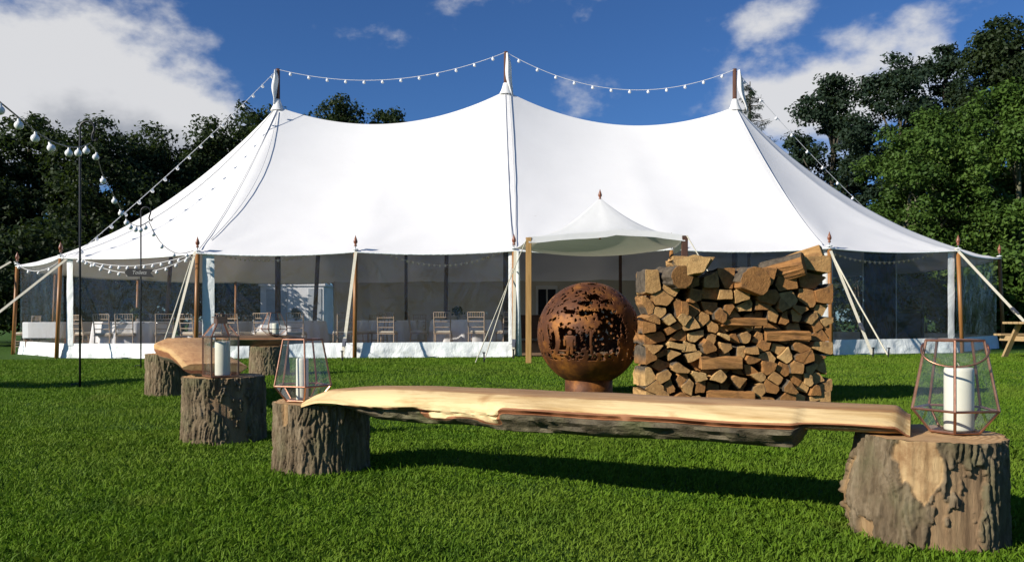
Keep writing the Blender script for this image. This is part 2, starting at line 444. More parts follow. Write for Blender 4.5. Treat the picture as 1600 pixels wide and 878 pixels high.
LEAFB = m_leaf('blue_green_foliage', (0.014, 0.026, 0.016), (0.022, 0.042, 0.024), (0.04, 0.062, 0.034))
TRUNK = simple('trunk_bark', (0.045, 0.038, 0.028), (0.12, 0.105, 0.075), 8, 0.9, 0, 0.6, (1, 1, 0.3))
PALETRUNK = simple('pale_trunk_bark', (0.09, 0.09, 0.055), (0.18, 0.175, 0.10), 8, 0.9, 0, 0.5, (1, 1, 0.3))
def m_lawn():
    b = NB('lawn')
    n1 = b.noise(0.5, 5, 0.6); n2 = b.noise(40, 5, 0.7, b.coord((1, 0.5, 1)))
    col = b.ramp(n2, [(0.3, (0.025, 0.062, 0.006)), (0.55, (0.055, 0.12, 0.012)), (0.75, (0.09, 0.17, 0.02))])
    col = b.mix(b.ramp(n1, [(0.35, 0.0), (0.7, 0.45)]), col, (0.05, 0.10, 0.016))
    nm = b.bump(n2, 1.0, 0.03)
    return b.done(b.principled(col, 0.9, 0, nm, 0.15).outputs[0])
LAWN = m_lawn()
def m_blade():
    b = NB('grass_blade')
    n1 = b.noise(0.55, 5, 0.65); n2 = b.noise(25, 2, 0.6)
    col = b.ramp(n2, [(0.25, (0.050, 0.112, 0.005)), (0.5, (0.100, 0.195, 0.010)), (0.78, (0.185, 0.275, 0.024))])
    col = b.mix(b.ramp(n1, [(0.40, 0.0), (0.62, 0.75)]), col, (0.15, 0.22, 0.024))
    col = b.mix(b.ramp(b.noise(2.6, 5, 0.6), [(0.50, 0.0), (0.68, 0.55)]), col, (0.045, 0.105, 0.010))
    col = b.mix(b.ramp(b.noise(1.1, 6, 0.7), [(0.60, 0.0), (0.74, 0.5)]), col, (0.20, 0.20, 0.045))
    col = b.mix(b.ramp(b.noise(180, 1, 0.5), [(0.70, 0.0), (0.76, 0.75)]), col, (0.26, 0.28, 0.10))
    p = b.principled(col, 0.62, 0, None, 0.12)
    t = b.n('ShaderNodeBsdfTranslucent'); b.l(b.mix(0.5, col, (0.10, 0.22, 0.015)), t.inputs[0])
    mx = b.n('ShaderNodeMixShader'); mx.inputs[0].default_value = 0.25
    b.l(p.outputs[0], mx.inputs[1]); b.l(t.outputs[0], mx.inputs[2])
    return b.done(mx.outputs[0])
BLADE = m_blade()

# ------------------------------------------------------------------ ground
xs = [-600, -200, -80, -40] + [i * 2.0 for i in range(-15, 16)] + [40, 80, 200, 600]
ys = [-200, -60, -20, -8] + [i * 1.0 for i in range(-4, 40)] + [50, 80, 200, 900]
V = [(x, y, gz(max(-25, min(25, x)), y)) for y in ys for x in xs]
lawn = obj('lawn', mesh('lawn', V, grid_faces(len(xs), len(ys)), LAWN, True))
lawn['kind'] = 'structure'

# ------------------------------------------------------------------ marquee
KX, KZ, KY = [-6.55, -0.17, 6.23], [6.75, 7.2, 6.75], 22.9
KTOP = [7.77, 8.25, 7.77]
FX = [-6.35, -3.16, 0.04, 3.22, 6.41]
FY, BY = 16.5, 29.3
def ridge(x):
    if x <= KX[0]: return KZ[0]
    if x >= KX[2]: return KZ[2]
    i = 0 if x < KX[1] else 1
    u = (x - KX[i]) / (KX[i + 1] - KX[i])
    return KZ[i] + (KZ[i + 1] - KZ[i]) * u - 4 * (0.70 if i == 0 else 0.74) * u * (1 - u)
per = [(x, FY) for x in FX]
for a in (30, 60, 90, 120, 150): per.append((6.38 + 6.22 * math.sin(R(a)), KY - 6.4 * math.cos(R(a))))
per += [(x, BY) for x in reversed(FX)]
for a in (150, 120, 90, 60, 30): per.append((-6.4 - 6.4 * math.sin(R(a)), KY - 6.4 * math.cos(R(a))))
NP = len(per)
def eave(i): x, y = per[i % NP]; return 2.15 + 1.3 * gz(x, y)
def front_to_ridge(x):
    return np.interp(x, [FX[0], FX[2], FX[4]], KX)
NS = 16
samples = []
for i in range(NP):
    a, b = per[i], per[(i + 1) % NP]
    cx, cy = (a[0] + b[0]) / 2, (a[1] + b[1]) / 2
    mid = Vector((front_to_ridge(max(FX[0], min(FX[4], cx))), KY, 0)); inw = (mid - Vector((cx, cy, 0))).normalized()
    for k in range(NS):
        u = k / NS; s4 = 4 * u * (1 - u)
        x = a[0] + (b[0] - a[0]) * u + inw.x * 0.07 * s4; y = a[1] + (b[1] - a[1]) * u + inw.y * 0.07 * s4
        z = eave(i) * (1 - u) + eave(i + 1) * u - 0.055 * s4
        rx = float(front_to_ridge(max(FX[0], min(FX[4], x))))
        endness = max(0, abs(x) - 6.4) / 6.0
        samples.append((x, y, z, rx, min(1, endness * 1.6)))
def canvas_pt(s, t):
    i0 = int(math.floor(s * NS)) % len(samples); i1 = (i0 + 1) % len(samples); fr = s * NS - math.floor(s * NS)
    A, B = samples[i0], samples[i1]
    x, y, z, rx, ex = [A[k] * (1 - fr) + B[k] * fr for k in range(5)]
    lin, pw = 0.62 - 0.27 * ex, 1.75 + 0.20 * ex
    return Vector((x + (rx - x) * t, y + (KY - y) * t, z + (ridge(rx) - z) * (lin * t + (1 - lin) * t ** pw)))
tent = empty('marquee', (0, 16.5, 0), 'large white traditional pole marquee with clear window walls', 'marquee')
def tp(o): o.parent = tent; o.matrix_parent_inverse = Matrix.Translation((0, -16.5, 0)); return o
NTT = 46
V = []
for j in range(NTT):
    t = (j / (NTT - 1)) ** 0.9 * 0.992
    for k in range(NP * NS):
        p = canvas_pt(k / NS, t)
        wr = 0.018 * (1 - t) * noise.noise(Vector((p.x * 1.3, p.y * 1.3, p.z * 2.2)))
        fu = (k / NS) % 1.0; du = min(fu, 1 - fu) * 3.2; td = t * 6.2; rr_ = math.hypot(du, td)
        wr += 0.030 * math.exp(-rr_ / 0.9) * math.sin(math.atan2(td, du) * 11)      # creases fan out from each pole
        V.append((p.x, p.y, p.z + wr))
tp(obj('roof_canvas', mesh('roof_canvas', V, grid_faces(NP * NS, NTT, True), CANVAS, True)))
# hem rope round the eaves
mb = MB(); mb.tube([canvas_pt(k / NS, 0) + Vector((0, 0, -0.008)) for k in range(NP * NS)] + [canvas_pt(0, 0) + Vector((0, 0, -0.008))], 0.016, 5, False)
tp(mb.build('eave_hem', SKIRT))
def finial_mesh():
    b = MB().lathe([(0.012, 0), (0.034, 0.012), (0.030, 0.035), (0.018, 0.045), (0.044, 0.085), (0.046, 0.115), (0.030, 0.165), (0.012, 0.215), (0.002, 0.25)], n=12)
    return mesh('finial', b.v, b.f, FINIAL, True)
FIN = finial_mesh()
for i, (x, y) in enumerate(per):
    if y > 23.5: out = 0
    else: out = 1
    g = gz(x, y); c = Vector((x - (-0.1 if i < 5 else 0) * 0, y, 0)); dirn = (Vector((x, y, 0)) - Vector((max(-6.4, min(6.4, x)), KY, 0))).normalized()
    b0 = Vector((x, y, g)) + dirn * 0.06; t0 = Vector((x, y, eave(i) - 0.012)) - dirn * 0.03
    p = tp(MB().tube([b0, t0], 0.042, 10).build('side_pole', POLE, None, True))
    MB().tube([t0, t0 + Vector((0, 0, 0.14))], 0.010, 6).build('pin', STEEL, p)
    f = obj('finial', FIN, p); f.location = t0 + Vector((0, 0, 0.12)); f.scale = (0.92, 0.92, 0.92)
    MB().lathe([(0.012, 0), (0.062, 0.004), (0.056, 0.022), (0.012, 0.03)], (t0.x, t0.y, t0.z + 0.045), 12).build('collar', SKIRT, p, True)
for k in range(3):
    p = tp(MB().tube([(KX[k], KY, 0), (KX[k], KY, KTOP[k])], [0.085, 0.058], 12).build('king_pole', POLED, None, True))
    # canvas gathered round the pole
    MB().lathe([(0.20, -0.16), (0.13, -0.03), (0.095, 0.08), (0.075, 0.16), (0.07, 0.165)], (KX[k], KY - 0.02, KZ[k] - 0.0), 18, False).build('canvas_collar', CANVAS, p, True)
    # white pennant cloth hanging limp from the pole top
    zt = KTOP[k]; n_ = 16; L_ = [0.95, 1.35, 1.15][k]; V = []; dx = [-0.05, 0.04, 0.10][k]
    for i in range(n_):
        u = i / (n_ - 1)
        hw = 0.035 + 0.10 * math.sin(math.pi * min(1, u * 1.15)) ** 1.2 * (1 - 0.5 * u)
        cx = KX[k] + dx + [-0.02, 0.16, 0.22][k] * u ** 1.5; cy = KY - 0.10
        for j in range(5):
            v_ = j / 4 - 0.5
            V.append((cx + hw * 1.5 * v_ + 0.012 * math.sin(9 * u), cy - 0.05 * math.cos(v_ * 6.0 + 2 * u), zt - 0.06 - L_ * u))
    pm = mesh('pennant', V, grid_faces(5, n_), CANVAS, True)
    po = obj('pennant', pm, p)
    md = po.modifiers.new('thick', 'SOLIDIFY'); md.thickness = 0.008
# quarter poles inside
for x0, y0 in ((-4.7, 19.4), (-1.6, 19.6), (-8.9, 21.0), (3.4, 25.6), (-3.4, 26.2), (-7.6, 26.4), (7.6, 26.2)):
    lean = (KY - y0) * 0.10
    tp(MB().tube([(x0, y0 - lean * 0.2, gz(x0, y0)), (x0 * 0.985, y0 + lean, 3.30)], 0.05, 10).build('quarter_pole', POLED, None, True))

# walls
def wall_pt(i, u, z):
    a, b = Vector((*per[i], 0)), Vector((*per[(i + 1) % NP], 0))
    p = a.lerp(b, u); mid = Vector((max(-6.4, min(6.4, p.x)), KY, 0)); inw = (mid - p).normalized()
    return p + inw * (0.09 + 0.06 * 4 * u * (1 - u)) + Vector((0, 0, z)), inw
BOTTOM = 0.295
def wall_bay(i, kind):
    top = lambda u: eave(i) * (1 - u) + eave(i + 1) * u - 0.055 * 4 * u * (1 - u) + 0.03
    V = []; nu, nv = 30, 16
    for j in range(nv):
        for k in range(nu):
            u, v = k / (nu - 1), j / (nv - 1)
            q, inw = wall_pt(i, u, 0); g = gz(q.x, q.y)
            z = (g + BOTTOM) * (1 - v) + top(u) * v
            q.z = z
            q += inw * (0.014 * noise.noise(Vector((q.x * 2.1 + i * 7, q.y * 2.1, z * 1.6))))
            V.append(q)
    m_ = PVC if kind == 'clear' else LINER
    pan = tp(obj('clear_panel' if kind == 'clear' else 'lined_panel', mesh('wall', V, grid_faces(nu, nv), m_, True)))
    # skirt: loose white cloth at the foot of the wall
    V = []; nu, nv = 70, 9
    for j in range(nv):
        for k in range(nu):
            u, v = k / (nu - 1), j / (nv - 1)
            q, inw = wall_pt(i, u, 0); g = gz(q.x, q.y); q.z = g + 0.004 + (BOTTOM + 0.012) * v
            w1 = noise.noise(Vector((q.x * 3.3, q.y * 3.3, i * 3.1 + q.z * 1.5))); w2 = noise.noise(Vector((q.x * 9 + q.z * 7, q.y * 9, q.z * 9)))
            q -= inw * (0.012 + (1 - v) * (0.045 + 0.05 * w1) + 0.030 * w2 * math.sin(math.pi * min(1, v + 0.1)))
            V.append(q)
    s = obj('skirt', mesh('skirt', V, grid_faces(nu, nv), SKIRT, True), pan)
    return pan
def border(i, u0, u1, pan):
    V = []; n = 24
    for k in range(n):
        v = k / (n - 1)
        for u in (u0, (u0 + u1) / 2, u1):
            q, inw = wall_pt(i, u, 0); g = gz(q.x, q.y)
            q.z = g + BOTTOM * 0.9 + (eave(i) + 0.01 - g - BOTTOM * 0.9) * v
            q -= inw * (0.022 + (0.012 if u == (u0 + u1) / 2 else 0) + 0.012 * noise.noise(Vector((u * 20, v * 9, i))))
            V.append(q)
    obj('border_strip', mesh('border', V, grid_faces(3, n), SKIRT, True), pan)
for i in range(NP):
    if i == 2: continue                          # the open entrance bay
    x, y = per[i]
    if i in (10, 11, 12, 13): wall_bay(i, 'lined')
    else:
        pan = wall_bay(i, 'clear')
        if i == 0: border(i, 0.025, 0.10, pan)
        if i == 19: border(i, 0.03, 0.075, pan)
        if i == 1: border(i, 0.965, 0.995, pan)
        if i == 3: border(i, 0.962, 1.0, pan)
        if i == 4: border(i, 0.935, 0.985, pan); border(i, 0.005, 0.03, pan)
# the rolled-back clear wall at the left side of the entrance
mb = MB(); mb.tube([(0.13, 16.52, 0.03), (0.12, 16.53, 0.9), (0.10, 16.52, 2.12)], [0.075, 0.055, 0.06], 10)
tp(mb.build('rolled_wall', SKIRT, None, True))
# door set in the far lining
dr = MB().box(0.85, 1.62, 29.05, 29.13, 0.02, 1.98, 0.01).build('back_door', CABIN); tp(dr)
MB().box(0.93, 1.21, 29.02, 29.06, 0.95, 1.85).build('door_pane', NAVY, dr)
MB().box(1.27, 1.55, 29.02, 29.06, 0.95, 1.85).build('door_pane', NAVY, dr)
# seam ropes lying on the canvas
def surf_rope(name, s, off0, off1, bow, r, t1=0.97, t0=0.03):
    pts = []
    for k in range(40):
        u = k / 39; t = t1 + (t0 - t1) * u
        p = canvas_pt(s, t); n_ = Vector((0, -0.6, 0.8))
        p += n_ * 0.005; p.x += off0 + (off1 - off0) * u + bow * math.sin(math.pi * u)
        p.z += 0.006
        pts.append(p)
    tp(MB().tube(pts, r, 6).build(name, ROPEW, None, True))
surf_rope('seam_rope', 0.0, 0.02, -0.02, -0.05, 0.009)
surf_rope('seam_rope', 0.0, 0.06, 0.06, 0.22, 0.008, 0.96, 0.10)
surf_rope('seam_rope', 2.0, -0.02, -0.03, 0.0, 0.009)
surf_rope('seam_rope', 2.0, 0.08, 0.04, 0.05, 0.009)
surf_rope('seam_rope', 4.0, 0.0, -0.08, 0.06, 0.009)
surf_rope('seam_rope', 19.0, 0.0, 0.0, 0.0, 0.008)
# guy straps, each with a ratchet and a stake in the grass
def guy(p, q, w_=0.05, ratchet=0.78, flat=True, stake=True):
    p, q = Vector(p), Vector(q); q.z = gz(q.x, q.y) + 0.06
    b = MB()
    if flat: b.bar(p, q, w_, 0.006, (0, -1, 0.3))
    else: b.tube([p, p.lerp(q, 0.5) + Vector((0, 0, -0.03)), q], w_ / 2, 6)
    s = tp(b.build('guy_strap', ROPE))
    if ratchet:
        c = p.lerp(q, ratchet); d = (q - p).normalized()
        MB().bar(c - d * 0.07, c + d * 0.07, 0.07, 0.035, (0, -1, 0.3)).bar(c - d * 0.02 + Vector((0, -0.03, 0)), c + d * 0.09 + Vector((0, -0.045, 0)), 0.05, 0.012, (0, -1, 0.3)).build('ratchet', STEEL, s)
    if stake:
        d = (p - q).normalized()
        MB().tube([q + Vector((0, 0, -0.2)), q + Vector((-d.x * 0.05, -0.03, 0.12))], 0.014, 8).lathe([(0.028, 0), (0.03, 0.012), (0.02, 0.02)], tuple(q + Vector((-d.x * 0.05, -0.03, 0.115))), 10).build('stake', IRON, s)
guy(at(556, 393, 16.42), (-3.18, 15.35, 0), 0.06, 0.86)
guy(at(805, 392, 16.40), (0.03, 15.75, 0), 0.06, 0.88)
guy(at(801, 420, 16.42), (-0.48, 14.3, 0), 0.022, 0, False)
guy(at(305, 393, 16.42), (-6.15, 14.6, 0), 0.05, 0)
guy(at(300, 402, 16.40), (-6.45, 14.9, 0), 0.028, 0, False)
guy(at(1298, 392, 16.42), (6.80, 15.45, 0), 0.055, 0.74)
guy(at(1300, 397, 16.40), (7.02, 15.3, 0), 0.03, 0, False)
guy(at(104, 405, 17.30), (-10.6, 15.1, 0), 0.055, 0.8)
guy(at(1493, 388, 17.42), (10.2, 15.4, 0), 0.06, 0.62)
guy(at(17, 409, 19.7), (-14.3, 17.6, 0), 0.05, 0.8)
# floor matting inside
fl = []
for i in range(NP):
    q, inw = wall_pt(i, 0, 0); q.z = gz(q.x, q.y) + 0.024; fl.append(q)
fm = obj('tent_floor', mesh('tent_floor', fl, [tuple(range(NP))], MATTING)); fm['kind'] = 'structure'

# ------------------------------------------------------------------ entrance porch
def m_porch():
    b = NB('porch_canvas')
    d = b.principled(b.ramp(b.noise(1.5, 5), [(0.3, (0.80, 0.81, 0.80)), (0.7, (0.84, 0.845, 0.84))]), 0.7, 0, b.bump(b.noise(3, 5), 0.3, 0.04), 0.25)
    t = b.n('ShaderNodeBsdfTranslucent'); t.inputs[0].default_value = (0.74, 0.70, 0.55, 1)
    mx = b.n('ShaderNodeMixShader'); mx.inputs[0].default_value = 0.24
    b.l(d.outputs[0], mx.inputs[1]); b.l(t.outputs[0], mx.inputs[2]); return b.done(mx.outputs[0])
PORCH = m_porch()
porch = empty('entrance_canopy', (1.63, 14.07, 0), 'small white peaked canopy over the marquee entrance', 'canopy')
def pp(o): o.parent = porch; o.matrix_parent_inverse = Matrix.Translation((-1.63, -14.07, 0)); return o
PC = [(0.286, 14.07, 2.17), (2.97, 14.07, 2.20), (3.22, 16.42, 2.20), (0.05, 16.42, 2.19)]
rim = []
for e in range(4):
    a, b = Vector(PC[e]), Vector(PC[(e + 1) % 4])
    for k in range(16):
        u = k / 16; s4 = 4 * u * (1 - u); p = a.lerp(b, u)
        if e == 0: p.z += 0.10 * math.sin(math.pi * u ** 1.4) + 0.02 * noise.noise(Vector((u * 6, 1, 1))); p.y += 0.05 * s4
        if e == 2: p.z -= 0.17 * s4; p.y -= 0.02
        if e in (1, 3): p.z -= 0.05 * s4
        rim.append(p)
PK = Vector((1.64, 15.25, 3.02))
V = []; n_t = 14
for j in range(n_t):
    t = j / (n_t - 1) * 0.985
    for p in rim:
        V.append((p.x + (PK.x - p.x) * t, p.y + (PK.y - p.y) * t, p.z + (PK.z - p.z) * t ** 1.7))
pp(obj('roof_canvas', mesh('porch_roof', V, grid_faces(64, n_t, True), PORCH, True)))
V = []
for j in range(4):
    for k in range(17):
        p = rim[k]; v = j / 3
        V.append((p.x, p.y - 0.015 - 0.02 * v + 0.012 * noise.noise(Vector((k * 0.9, v * 2, 4))), p.z + 0.01 - 0.12 * v * (0.9 + 0.2 * noise.noise(Vector((k * 0.6, 3, 0))))))
pp(obj('valance', mesh('valance', V, grid_faces(17, 4), PORCH, True)))
V = []
for j in range(3):
    for k in range(17):
        p = rim[16 + k]; v = j / 2
        V.append((p.x + 0.02 * v, p.y, p.z + 0.01 - 0.13 * v))
pp(obj('valance', mesh('valance_side', V, grid_faces(17, 3), PORCH, True)))
PPOLE = simple('golden_porch_pole', (0.34, 0.19, 0.06), (0.50, 0.30, 0.11), 5, 0.45, 0, 0.2, (6, 6, 0.5))
for (x, y, z), m_ in ((PC[0], PPOLE), (PC[1], POLED)):
    p = pp(MB().box(x - 0.05, x + 0.05, y - 0.03, y + 0.07, gz(x, y) - 0.02, z - 0.004, 0.006).build('porch_pole', m_))
f = pp(obj('finial', FIN)); f.location = PK + Vector((0, 0, -0.03)); f.scale = (0.78, 0.78, 0.78)
MB().tube([(PK.x, PK.y, 2.25), (PK.x, PK.y, 2.99)], 0.02, 8).build('crown_post', POLE, porch).matrix_parent_inverse = Matrix.Translation((-1.63, -14.07, 0))
pp(MB().tube([(2.99, 14.0, 2.19), (4.05, 13.2, 0.03)], 0.010, 6).build('guy_rope', ROPE))
pp(MB().tube([(0.26, 14.05, 2.16), (-0.62, 13.9, 0.03)], 0.009, 6).build('guy_rope', ROPE))

# ------------------------------------------------------------------ fire globe
def fire_globe():
    cx, cy, cz, RR = 0.775, 8.27, 0.605, 0.520
    g = empty('fire_globe', (cx, cy, 0), 'large rusted steel fire globe with cut-out trees and figures', 'fire globe')
    NL, NTH = 420, 200
    def person(x, y, x0, y0, h):
        u, v = (x - x0) / h, (y - y0) / h
        if (u * u + (v - 0.92) ** 2) < 0.075 ** 2: return True
        if 0.46 < v < 0.84 and abs(u) < 0.10 + 0.05 * (v - 0.46): return True
        if 0.48 < v < 0.80 and 0.10 < abs(u) < 0.20 and abs(abs(u) - 0.17 + 0.10 * abs(v - 0.64)) < 0.035: return True
        if 0 <= v <= 0.48 and abs(abs(u) - 0.065 * (1 - v) - 0.02) < 0.048: return True
        return False
    def hole(lon, lat):
        # lon 0 faces the camera; the scene runs round the globe
        X, Y = math.cos(lat) * math.sin(lon), math.sin(lat)
        back = math.cos(lon) < 0
        P = Vector((math.cos(lat) * math.sin(lon), math.cos(lat) * math.cos(lon), math.sin(lat)))
        n1 = noise.noise(P * 13.0) + 0.55 * noise.noise(P * 27 + Vector((3, 1, 2)))
        nb = noise.noise(P * 3.2 + Vector((7, 2, 5)))
        if Y < -0.50: return False
        # long grass and hedge band along the ground line
        if Y < -0.36 + 0.05 * noise.noise(P * 9):
            return n1 > 0.18 and Y > -0.485
        if back:
            return n1 + 0.5 * nb > 0.52
        # figures
        if person(X, Y, -0.43, -0.48, 0.56): return False
        if person(X, Y, 0.54, -0.42, 0.42): return False
        # fence beside the figure
        if X < -0.48 and -0.44 < Y < -0.22 and (abs(Y + 0.30) < 0.018 or abs(Y + 0.38) < 0.018): return False
        # trunks
        for tx, wd in ((-0.86, 0.045), (-0.66, 0.04), (0.74, 0.05)):
            if abs(X - tx - 0.06 * Y + 0.03 * math.sin(Y * 9)) < wd * (1 + 0.8 * max(0, Y)) and Y < 0.25: return False
        e = 0.16 * n1
        # open sky behind the figures
        if ((X + 0.50) / 0.30) ** 2 + ((Y + 0.17) / 0.30) ** 2 + e * 3 < 1.0: return True
        if ((X - 0.20) / 0.42) ** 2 + ((Y - 0.0) / 0.46) ** 2 + e * 1.6 < 1.0:
            # the spreading tree inside the opening
            if ((X + 0.06) / 0.20) ** 2 + ((Y - 0.20) / 0.20) ** 2 + 1.1 * n1 < 0.85: return n1 > 0.30
            if abs(X + 0.05 + 0.03 * Y) < 0.022 and Y < 0.12: return False
            return True
        if ((X - 0.82) / 0.10) ** 2 + ((Y + 0.16) / 0.24) ** 2 + e * 3 < 1.0: return True
        if ((X + 0.85) / 0.06) ** 2 + ((Y + 0.0) / 0.20) ** 2 + e * 3 < 1.0: return True
        # bigger gaps in the leaves
        for gx, gy, ga, gb in ((0.0, 0.69, 0.16, 0.06), (-0.14, 0.58, 0.12, 0.055), (0.25, 0.60, 0.13, 0.05), (-0.1, 0.40, 0.2, 0.06), (-0.42, 0.42, 0.12, 0.05), (0.05, 0.95, 0.1, 0.02)):
            if ((X - gx) / ga) ** 2 + ((Y - gy) / gb) ** 2 + 1.6 * n1 < 0.8: return True
        return n1 > (0.36 if Y > 0.05 else 0.46)
    V = []; idx = {}
    lat0, lat1 = R(-62), R(89.0)
    for j in range(NTH + 1):
        la = lat0 + (lat1 - lat0) * j / NTH
        for i in range(NL):
            lo = 2 * math.pi * i / NL
            V.append((RR * math.cos(la) * math.sin(lo), -RR * math.cos(la) * math.cos(lo), cz + RR * math.sin(la)))
    F = []
    for j in range(NTH):
        la = lat0 + (lat1 - lat0) * (j + 0.5) / NTH
        for i in range(NL):
            lo = 2 * math.pi * (i + 0.5) / NL
            if not hole(lo, la):
                i2 = (i + 1) % NL; F.append((j * NL + i, j * NL + i2, (j + 1) * NL + i2, (j + 1) * NL + i))
    me = mesh('sphere_shell', V, F, RUST, True)
    bm = bmesh.new(); bm.from_mesh(me)
    bmesh.ops.delete(bm, geom=[v for v in bm.verts if not v.link_faces], context='VERTS')
    bm.to_mesh(me); bm.free()
    o = obj('sphere_shell', me, g)
    md = o.modifiers.new('thick', 'SOLIDIFY'); md.thickness = 0.006; md.offset = -1
    MB().lathe([(0.235, 0.0), (0.245, 0.006), (0.240, 0.03), (0.240, 0.168), (0.225, 0.168), (0.225, 0.0)], (0, 0, 0), 48, False).build('pedestal_ring', RUST, g, True)
    return g
fire_globe()

# ------------------------------------------------------------------ stumps
def stump(x, y, r, h, seed, label, bare=None, bulge=None, depth=0.022, rz=0.0):
    e = empty('log_stump', (x, y, gz(x, y)), label, 'stump', 'log stumps under the benches')
    n, m = (400, 90) if y < 6 else (220, 50)
    view = math.atan2(-y, -x)              # direction towards the camera
    V, B, A = [], [], []
    topr = []
    for j in range(m):
        v = j / (m - 1); z = h * v
        for i in range(n):
            a = 2 * math.pi * i / n; ca, sa = math.cos(a), math.sin(a)
            rel = (a - view + math.pi) % (2 * math.pi) - math.pi    # 0 towards the camera, + to the right
            rr = r * (1 + 0.05 * noise.noise(Vector((ca * 1.3, sa * 1.3, seed))) + 0.025 * noise.noise(Vector((ca * 3.2, sa * 3.2, seed + 4 + z))) + 0.03 * (1 - v) ** 3)
            if bulge: rr += bulge(rel, v)
            bv, ag = bare(rel, v) if bare else (0.0, 0.0)
            bv += 0.8 * (noise.noise(Vector((ca * 7, sa * 7, z * 14 + seed))) + 0.5 * noise.noise(Vector((ca * 18, sa * 18, z * 36 + seed)))) * (1 if 0.05 < bv < 0.95 else 0.3 if bv > 0.5 else 0)
            bv = sstep(0.42, 0.52, bv)
            wob = 0.035 * noise.noise(Vector((ca * r * 9, sa * r * 9, z * 7 + seed)))
            q = Vector(((ca * r + wob) * 44 + seed, (sa * r - wob) * 44, z * 4.6))
            vd = noise.voronoi(q * 1.0)[0]; e1 = vd[1] - vd[0]
            f1 = 1 - sstep(0.02, 0.30, e1)                       # narrow cracks between long plates
            q2 = Vector(((ca * r - wob) * 22, (sa * r + wob) * 22 + seed, z * 2.4))
            f2 = 1 - min(1, abs(noise.noise(q2)) * 6.0)
            pl = noise.noise(q * 0.45 + Vector((5, 2, 1)))
            fl = noise.noise(Vector((ca * r * 130, sa * r * 130, z * 55))) + 0.7 * noise.noise(Vector((ca * r * 260, sa * r * 260, z * 130)))
            dd = depth * 0.42 * f1 + depth * 0.24 * f2 ** 1.3 - depth * 0.12 * pl - depth * 0.13 * fl
            gr = noise.noise(Vector((ca * r * 70, sa * r * 70, z * 5))) + 1.2 * noise.noise(Vector((ca * r * 22, sa * r * 22, z * 9)))
            rr -= dd * (1 - bv) + (0.020 + 0.0035 * gr) * bv
            A.append(ag)
            zz = z - (0.012 * max(0, noise.noise(Vector((ca * 4, sa * 4, seed + 9)))) if j == m - 1 else 0)
            V.append((rr * ca, rr * sa, zz)); B.append(bv)
            if j == m - 1: topr.append((rr, a, zz))
    me = mesh('bark', V, grid_faces(n, m, True), BARK, True); attr(me, 'bare', B); attr(me, 'aged', A)
    obj('bark', me, e)
    V = []; F = []
    for k in range(8):
        s_ = 1 - k / 8
        for (rr, a, zz) in topr:
            V.append((rr * s_ * math.cos(a), rr * s_ * math.sin(a), h + (zz - h) * s_ ** 6 + 0.003 * noise.noise(Vector((rr * s_ * math.cos(a) * 20, rr * s_ * math.sin(a) * 20, seed)))))
    V.append((0, 0, h))
    F = grid_faces(n, 8, True) + [(7 * n + i, 7 * n + (i + 1) % n, 8 * n) for i in range(n)]
    obj('cut_face', mesh('cut_face', V, F, STUMPTOP, False), e)
    return e
def bare_right(a, v):
    s1 = sstep(-0.42, -0.24, a + 0.10 * math.sin(v * 9)) * (1 - sstep(0.10, 0.24, a - 0.08 * math.sin(v * 11))) * sstep(0.36, 0.52, v - 0.55 * abs(a + 0.02))
    s2 = sstep(0.06, 0.16, a + 0.12 * (1 - v)) * (1 - sstep(0.62, 0.82, a)) * (1 - sstep(0.74, 0.84, v)) * 0.8
    s3 = sstep(-1.75, -1.55, a) * (1 - sstep(-1.25, -1.05, a)) * (1 - sstep(0.7, 0.8, v)) * 0.8
    s4 = sstep(-1.0, -0.9, a) * (1 - sstep(-0.72, -0.6, a)) * (1 - sstep(0.16, 0.28, v))
    m_ = max(s1, s2, s3, s4)
    return m_, (0.85 if m_ > 0.01 and m_ == s2 else 0.45 if m_ > 0.01 and m_ in (s3, s4) else 0.0)
stump(1.432, 2.83, 0.252, 0.350, 3.1, 'broad stump with stripped pale patch under the right end of the front bench', bare_right,
      lambda a, v: 0.030 * math.exp(-((a + 1.35) / 0.5) ** 2 - ((v - 0.35) / 0.22) ** 2) - 0.03 * sstep(0.6, 1, v) * math.exp(-((a + 1.3) / 0.7) ** 2), 0.024)
stump(-0.955, 4.10, 0.238, 0.338, 11.7, 'rugged barked stump under the left end of the front bench',
      lambda a, v: (sstep(-0.95, -0.9, a) * (1 - sstep(-0.78, -0.70, a)) * sstep(0.62, 0.75, v), 0.0), None, 0.022)
stump(-1.775, 5.05, 0.246, 0.398, 21.3, 'stump with a smooth stripped strip, carrying the house-shaped lantern',
      lambda a, v: (sstep(-0.10 - 0.25 * v + 0.2 * math.sin(v * 7), 0.05 - 0.25 * v + 0.2 * math.sin(v * 7), a) * (1 - sstep(0.5, 0.75, a)) * 0.68, 0.9), None, 0.026)
stump(-3.40, 8.15, 0.235, 0.410, 31.9, 'furthest left stump, under the far end of the orange bench', None, None, 0.024)
stump(-3.32, 11.2, 0.265, 0.400, 41.2, 'stump in the shade under the dark bench by the marquee', None, None, 0.022)

